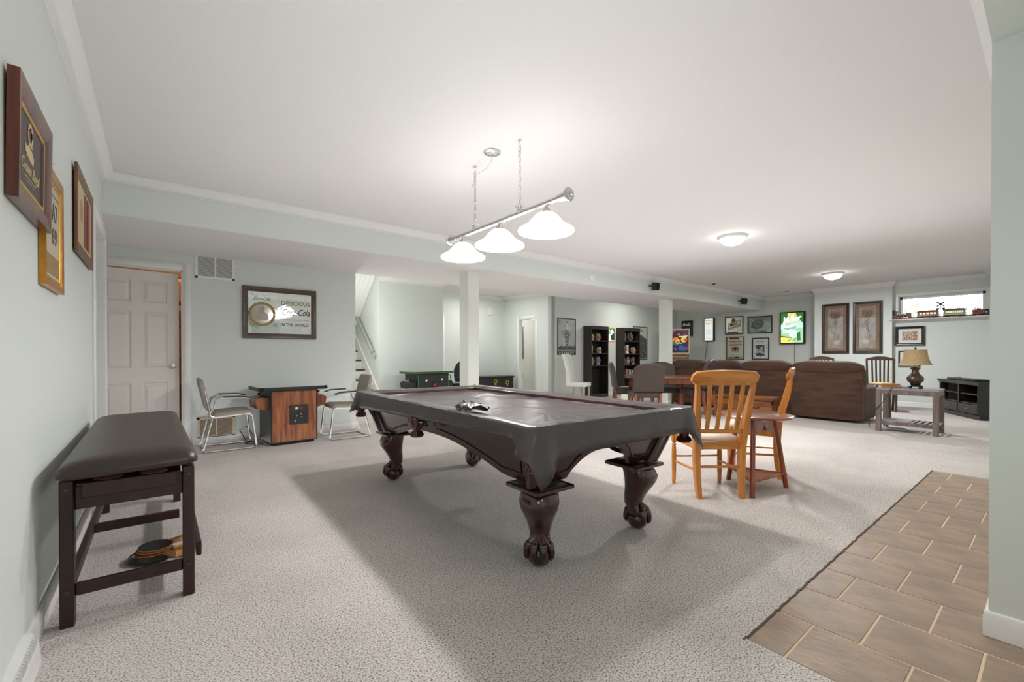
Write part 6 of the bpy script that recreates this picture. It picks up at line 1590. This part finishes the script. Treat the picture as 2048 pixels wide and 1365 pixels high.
# lit sign box hanging between the bookcases
t = thing('light_box_sign', 'small lit box sign with amber edge between the two bookcases', 'sign', (9.735, 7.99, 1.68), 0)
MB().b2((-0.145, -0.235, -0.19), (0.145, 0, 0.19), 0.008, 1).build('case', P('amber_glow_case', '#c9822a', 0.4, emit=('#e08a2a', 0.25)), t)
MB().b2((-0.125, -0.240, -0.17), (0.125, -0.235, 0.17)).build('lit_panel', P('lit_dark_teal', '#1f3a38', 0.3, emit=('#1f4a44', 0.15)), t, smooth=False)
lw = P('lit_cream', '#fff6dc', 0.4, emit=('#fff3d2', 0.6)); lg = P('lit_leaf_green', '#6fb58a', 0.4, emit=('#7cc596', 0.35))
art(t, [(-0.115, -0.15), (-0.02, -0.15), (-0.035, -0.04), (-0.06, 0.02), (-0.10, 0.03), (-0.115, -0.02)], lw, -0.2402)
for (x, z, r) in ((-0.05, 0.08, 0.05), (0.02, 0.11, 0.045), (-0.09, 0.13, 0.035), (0.06, 0.08, 0.04), (-0.01, 0.03, 0.035)): art(t, disc(x, z, r, 12), lw if x > -0.02 else lg, -0.2406 - 0.0002 * (x > 0))
art(t, rect(-0.115, -0.165, 0.115, -0.145), lw, -0.2404)

# ================================================================== MODEL TRAIN ON THE WINDOW SILL
ZW = 1.915; TXX = 12.745
def wheels(t, xs, r, mat, name='wheel', g=0.030):
    for x in xs:
        m = MB()
        for s in (-1, 1): m.lathe([(0, -0.004), (r, -0.004), (r * 1.12, 0.003), (r, 0.004), (0, 0.004)], 14, Mloc(x, s * g, r * 1.12) @ Mrot(PI / 2, 'X'))
        m.tube([(x, -g, r * 1.12), (x, g, r * 1.12)], 0.003, 6)
        m.build(name, mat, t)
BLK = P('black_loco_enamel', '#1f2422', 0.35); CRIM = P('crimson_wheel', '#9a2420', 0.4); DGR = P('loco_green', '#23423a', 0.4); TRK = P('black_truck', '#25272b', 0.5)
def rail_car(label, yc, L, h, body, roof, trim, win, nwin):
    t = thing('toy_railway_car', label, 'toy train car', (TXX, yc, ZW), RIGHT, 'toy train on the window sill')
    l = L / 2
    MB().b2((-l, -0.034, 0.026), (l, 0.034, 0.036), 0.002, 1).build('underframe', TRK, t)
    MB().b2((-l * 0.93, -0.031, 0.036), (l * 0.93, 0.031, h * 0.74), 0.002, 1).build('body', body, t)
    MB().b2((-l * 0.93, -0.0325, 0.050), (l * 0.93, 0.0325, 0.064)).build('waist_band', trim, t)
    r_ = MB(); ring = [(-0.038, h * 0.74), (0.038, h * 0.74), (0.034, h * 0.82), (0.02, h * 0.86), (-0.02, h * 0.86), (-0.034, h * 0.82)]
    r_.loft([[(x, a, b) for a, b in ring] for x in (-l, l)]); r_.b2((-l * 0.82, -0.018, h * 0.85), (l * 0.82, 0.018, h * 0.94), 0.004, 1)
    r_.build('roof', roof, t)
    for k in range(nwin):
        x = -l * 0.78 + 1.56 * l * (k + 0.5) / nwin
        for s in (-1, 1): MB().b2((x - l * 0.55 / nwin, s * 0.0305, h * 0.45), (x + l * 0.55 / nwin, s * 0.0325, h * 0.66)).build('window', win, t, smooth=False)
    wheels(t, (-l * 0.74, -l * 0.5, l * 0.5, l * 0.74), 0.014, TRK)
    for s in (-1, 1):
        MB().b2((s * l * 0.62 - l * 0.24, -0.032, 0.008), (s * l * 0.62 + l * 0.24, 0.032, 0.024), 0.002, 1).build('truck', TRK, t)
        MB().tube([(s * l * 0.96, -0.03, 0.036), (s * l * 0.96, -0.03, h * 0.45), (s * l * 0.96, 0.03, h * 0.45), (s * l * 0.96, 0.03, 0.036)], 0.0022, 5).build('platform_rail', BRASS, t)
    return t
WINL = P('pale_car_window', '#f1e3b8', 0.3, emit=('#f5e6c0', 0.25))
rail_car('red-brown toy passenger car behind the locomotive on the sill', 1.772, 0.355, 0.175, P('car_maroon', '#8c3d2c', 0.4), P('car_roof_brown', '#6a4638', 0.5), P('car_grey_band', '#b0a79f', 0.4), WINL, 5)
rail_car('green-grey toy passenger car right of the crossing sign on the sill', 1.372, 0.34, 0.185, P('car_sage', '#8b9480', 0.4), P('car_roof_green', '#5d665c', 0.5), P('car_yellow_band', '#cfc994', 0.4), WINL, 8)
# locomotive (nose to the left, +Y)
t = thing('toy_locomotive', 'black and green toy steam locomotive with tall funnel at the left end of the sill', 'toy locomotive', (TXX, 2.17, ZW), RIGHT)
MB().tube([(-0.15, 0, 0.065), (0.05, 0, 0.065)], 0.026, 16).build('boiler', BLK, t)
for x in (-0.14, -0.09, -0.04, 0.01): MB().lathe([(0.0262, -0.003), (0.0275, 0), (0.0262, 0.003)], 16, Mloc(x, 0, 0.065) @ Mrot(PI / 2, 'Y')).build('boiler_band', BRASS, t)
MB().lathe([(0, 0.085), (0.010, 0.085), (0.012, 0.12), (0.030, 0.155), (0.028, 0.17), (0, 0.17)], 14, Mloc(-0.125, 0, 0)).build('funnel', BLK, t)
MB().lathe([(0, 0.085), (0.012, 0.085), (0.010, 0.105), (0, 0.112)], 12, Mloc(-0.05, 0, 0)).build('steam_dome', BRASS, t)
MB().lathe([(0, 0.085), (0.010, 0.085), (0.008, 0.10), (0, 0.105)], 12, Mloc(0.005, 0, 0)).build('bell', BRASS, t)
MB().box((-0.163, 0, 0.105), (0.02, 0.02, 0.02), 0.003, 1).build('headlamp', CRIM, t)
MB().b2((0.045, -0.032, 0.035), (0.105, 0.032, 0.105), 0.003, 1).build('cab', DGR, t)
MB().b2((0.03, -0.037, 0.105), (0.125, 0.037, 0.112), 0.002, 1).build('cab_roof', P('cab_roof_maroon', '#5a2320', 0.4), t)
MB().b2((-0.17, -0.03, 0.030), (0.11, 0.03, 0.040)).build('running_board', CRIM, t)
MB().loft([[(-0.165, -0.030, 0.006), (-0.165, 0.030, 0.006), (-0.165, 0.022, 0.035), (-0.165, -0.022, 0.035)], [(-0.215, -0.006, 0.004), (-0.215, 0.006, 0.004), (-0.205, 0.004, 0.018), (-0.205, -0.004, 0.018)]]).build('cowcatcher', CRIM, t)
wheels(t, (0.01, 0.065), 0.025, CRIM, 'driving_wheel', 0.033); wheels(t, (-0.14, -0.095), 0.013, CRIM)
MB().b2((0.005, -0.040, 0.024), (0.07, -0.037, 0.030)).build('side_rod', STEEL, t)
MB().b2((-0.13, -0.038, 0.018), (-0.08, -0.022, 0.035), 0.002, 1).build('cylinder', BLK, t)
t.scale = (1.3, 1.1, 1.2)
# caboose and tank
t = thing('toy_caboose', 'red toy caboose with cupola and platform rails near the right end of the sill', 'toy train car', (TXX, 1.05, ZW), RIGHT, 'toy train on the window sill')
MB().b2((-0.085, -0.032, 0.026), (0.085, 0.032, 0.036)).build('underframe', TRK, t)
MB().b2((-0.065, -0.030, 0.036), (0.075, 0.030, 0.115), 0.002, 1).build('body', P('caboose_red', '#94362c', 0.4), t)
MB().b2((-0.075, -0.035, 0.115), (0.085, 0.035, 0.123), 0.002, 1).build('roof', P('caboose_roof', '#5c2a24', 0.5), t)
MB().b2((-0.01, -0.022, 0.123), (0.05, 0.022, 0.148), 0.002, 1).build('cupola', P('caboose_red', '#94362c'), t)
MB().tube([(-0.03, 0, 0.12), (-0.03, 0, 0.165)], 0.005).build('stove_pipe', TRK, t)
for s in (-1, 1): MB().b2((-0.02, s * 0.030, 0.07), (0.01, s * 0.0315, 0.095)).build('window', P('dark_car_window', '#3b2b2a', 0.2), t)
MB().tube([(-0.083, -0.03, 0.036), (-0.083, -0.03, 0.08), (-0.083, 0.03, 0.08), (-0.083, 0.03, 0.036)], 0.0022, 5).build('platform_rail', TRK, t)
MB().tube([(-0.06, -0.02, 0.123), (-0.06, -0.02, 0.150), (0.07, -0.02, 0.165), (0.07, -0.02, 0.123)], 0.0018, 5).build('roof_rail', TRK, t)
wheels(t, (-0.06, -0.035, 0.035, 0.06), 0.014, TRK)
t = thing('toy_tender', 'black toy tender with pale lettered side at the right end of the sill', 'toy train car', (TXX, 0.925, ZW), RIGHT, 'toy train on the window sill')
MB().b2((-0.035, -0.031, 0.024), (0.035, 0.031, 0.10), 0.004, 1).build('body', BLK, t)
MB().b2((-0.028, -0.028, 0.10), (0.03, 0.028, 0.122), 0.006, 2).build('coal_load', P('coal', '#121212', 0.8, bump=(200, 0.6, 0.004)), t)
MB().b2((-0.02, -0.0325, 0.055), (0.02, -0.031, 0.09)).build('side_panel', P('pale_panel', '#a9aab0', 0.4), t)
wheels(t, (-0.022, 0.022), 0.014, TRK)
t = thing('crossing_sign', 'toy railway crossing sign with black X standing behind the train', 'crossing sign', (12.80, 1.585, ZW), RIGHT)
MB().tube([(0, 0, 0), (0, 0, 0.33)], 0.004, 8).build('post', TRK, t)
for s in (-1, 1): MB().box((0, -0.006, 0.285), (0.15, 0.005, 0.026), M=Mloc(0, -0.002 * s, 0.285) @ Mrot(s * rad(38), 'Y') @ Mloc(0, 0, -0.285)).build('cross_arm', BLACK, t)
for s in (-1, 1): MB().lathe([(0, 0.008), (0.024, 0.006), (0.026, 0)], 16, Mloc(s * 0.045, -0.002, 0.185) @ Mrot(PI / 2, 'X')).build('signal_lamp', TRK, t)
MB().tube([(-0.045, 0, 0.185), (0.045, 0, 0.185)], 0.003, 6).build('lamp_bar', TRK, t)
MB().lathe([(0, 0), (0.02, 0), (0.02, 0.004), (0, 0.006)], 14).build('base', TRK, t)

# ================================================================== STOREROOM SHELVING (seen through the door gap) AND OUTSIDE
SHW = wood('raw_pine_shelf', '#a8693a', '#d39a62', 'x', 6, 0.6, 0.0)
t = thing('storage_shelf', 'raw pine storage shelf in the warm-lit storeroom behind the ajar door', 'shelf', (0.55, 8.3, 0), 0)
for x in (-0.45, 0.45):
    for y in (-0.2, 0.2): MB().b2((x - 0.02, y - 0.02, 0), (x + 0.02, y + 0.02, 2.3)).build('post', SHW, t, smooth=False)
for z in (0.35, 0.8, 1.2, 1.55, 1.9, 2.25): MB().b2((-0.47, -0.22, z), (0.47, 0.22, z + 0.03)).build('shelf_board', SHW, t, smooth=False)
for i, (x, z, w, h, c) in enumerate(((-0.28, 0.83, 0.3, 0.26, '#c08a58'), (0.1, 1.23, 0.26, 0.2, '#9a6a44'), (-0.30, 1.58, 0.22, 0.2, '#b5764a'), (-0.25, 0.38, 0.32, 0.3, '#a8794e'))):
    o = MB().box((0, 0, h / 2), (w, 0.3, h), 0.004, 1).build('carton', P('carton_' + c.strip('#'), c, 0.8)); o.location = (0.55 + x, 8.3, z)
    tag(o, ['brown carton on the second storeroom shelf', 'darker carton on the third storeroom shelf', 'small carton on the fourth storeroom shelf', 'large carton on the lowest storeroom shelf'][i], 'carton')
gr = struct(MB().b2((13.6, -12, 1.0), (40, 16, 1.62)).build('ground_outside', P('pale_winter_grass', '#b9b6a4', 1.0, vary=(1.5, 0.2)), smooth=False))
random.seed(4)
BARK = P('grey_bark', '#b0aaa2', 0.9); LEAF = P('dry_olive_leaf', '#c4b994', 0.8, vary=(3, 0.3))
def bush(label, x, y, h, n, leaf=True):
    t = thing('garden_shrub', label, 'shrub', (x, y, 1.62), 0, 'shrubs outside the basement window')
    b = MB(); l = MB()
    for k in range(n):
        a = random.uniform(0, 2 * PI); q = random.uniform(0.15, 0.5)
        p = [(0, 0, 0)]
        for j in range(1, 5): p.append((q * j / 4 * h * math.cos(a) + random.uniform(-0.06, 0.06), q * j / 4 * h * math.sin(a) + random.uniform(-0.06, 0.06), h * j / 4 * random.uniform(0.8, 1.0)))
        b.tube(p, [0.03, 0.022, 0.016, 0.01, 0.006], 5)
        if leaf:
            for j in range(26):
                c = Vector(p[random.randint(2, 4)]) + Vector([random.uniform(-0.3, 0.3) for _ in range(3)])
                u = Vector([random.uniform(-1, 1) for _ in range(3)]).normalized() * 0.05; v = u.orthogonal().normalized() * 0.028
                l.loft([[tuple(c - u), tuple(c + v), tuple(c + u), tuple(c - v)], [tuple(c - u * 0.9 + Vector((0, 0, 0.004))), tuple(c + v * 0.9 + Vector((0, 0, 0.006))), tuple(c + u * 0.9 + Vector((0, 0, 0.004))), tuple(c - v * 0.9 + Vector((0, 0, 0.006)))]])
    b.build('stems', BARK, t)
    if leaf: l.build('leaves', LEAF, t, smooth=False)['kind'] = 'stuff'
bush('leafy dry shrub outside at the left end of the window', 16.5, 2.75, 1.6, 10)
bush('thin bare shrub outside behind the crossing sign', 18.5, 2.1, 1.8, 8, False)
bush('sparse shrub outside toward the right end of the window', 20.5, 1.75, 2.2, 8)

# meshes that belong to nobody are removed so the file stays light
for me in [m for m in bpy.data.meshes if m.users == 0]: bpy.data.meshes.remove(me)
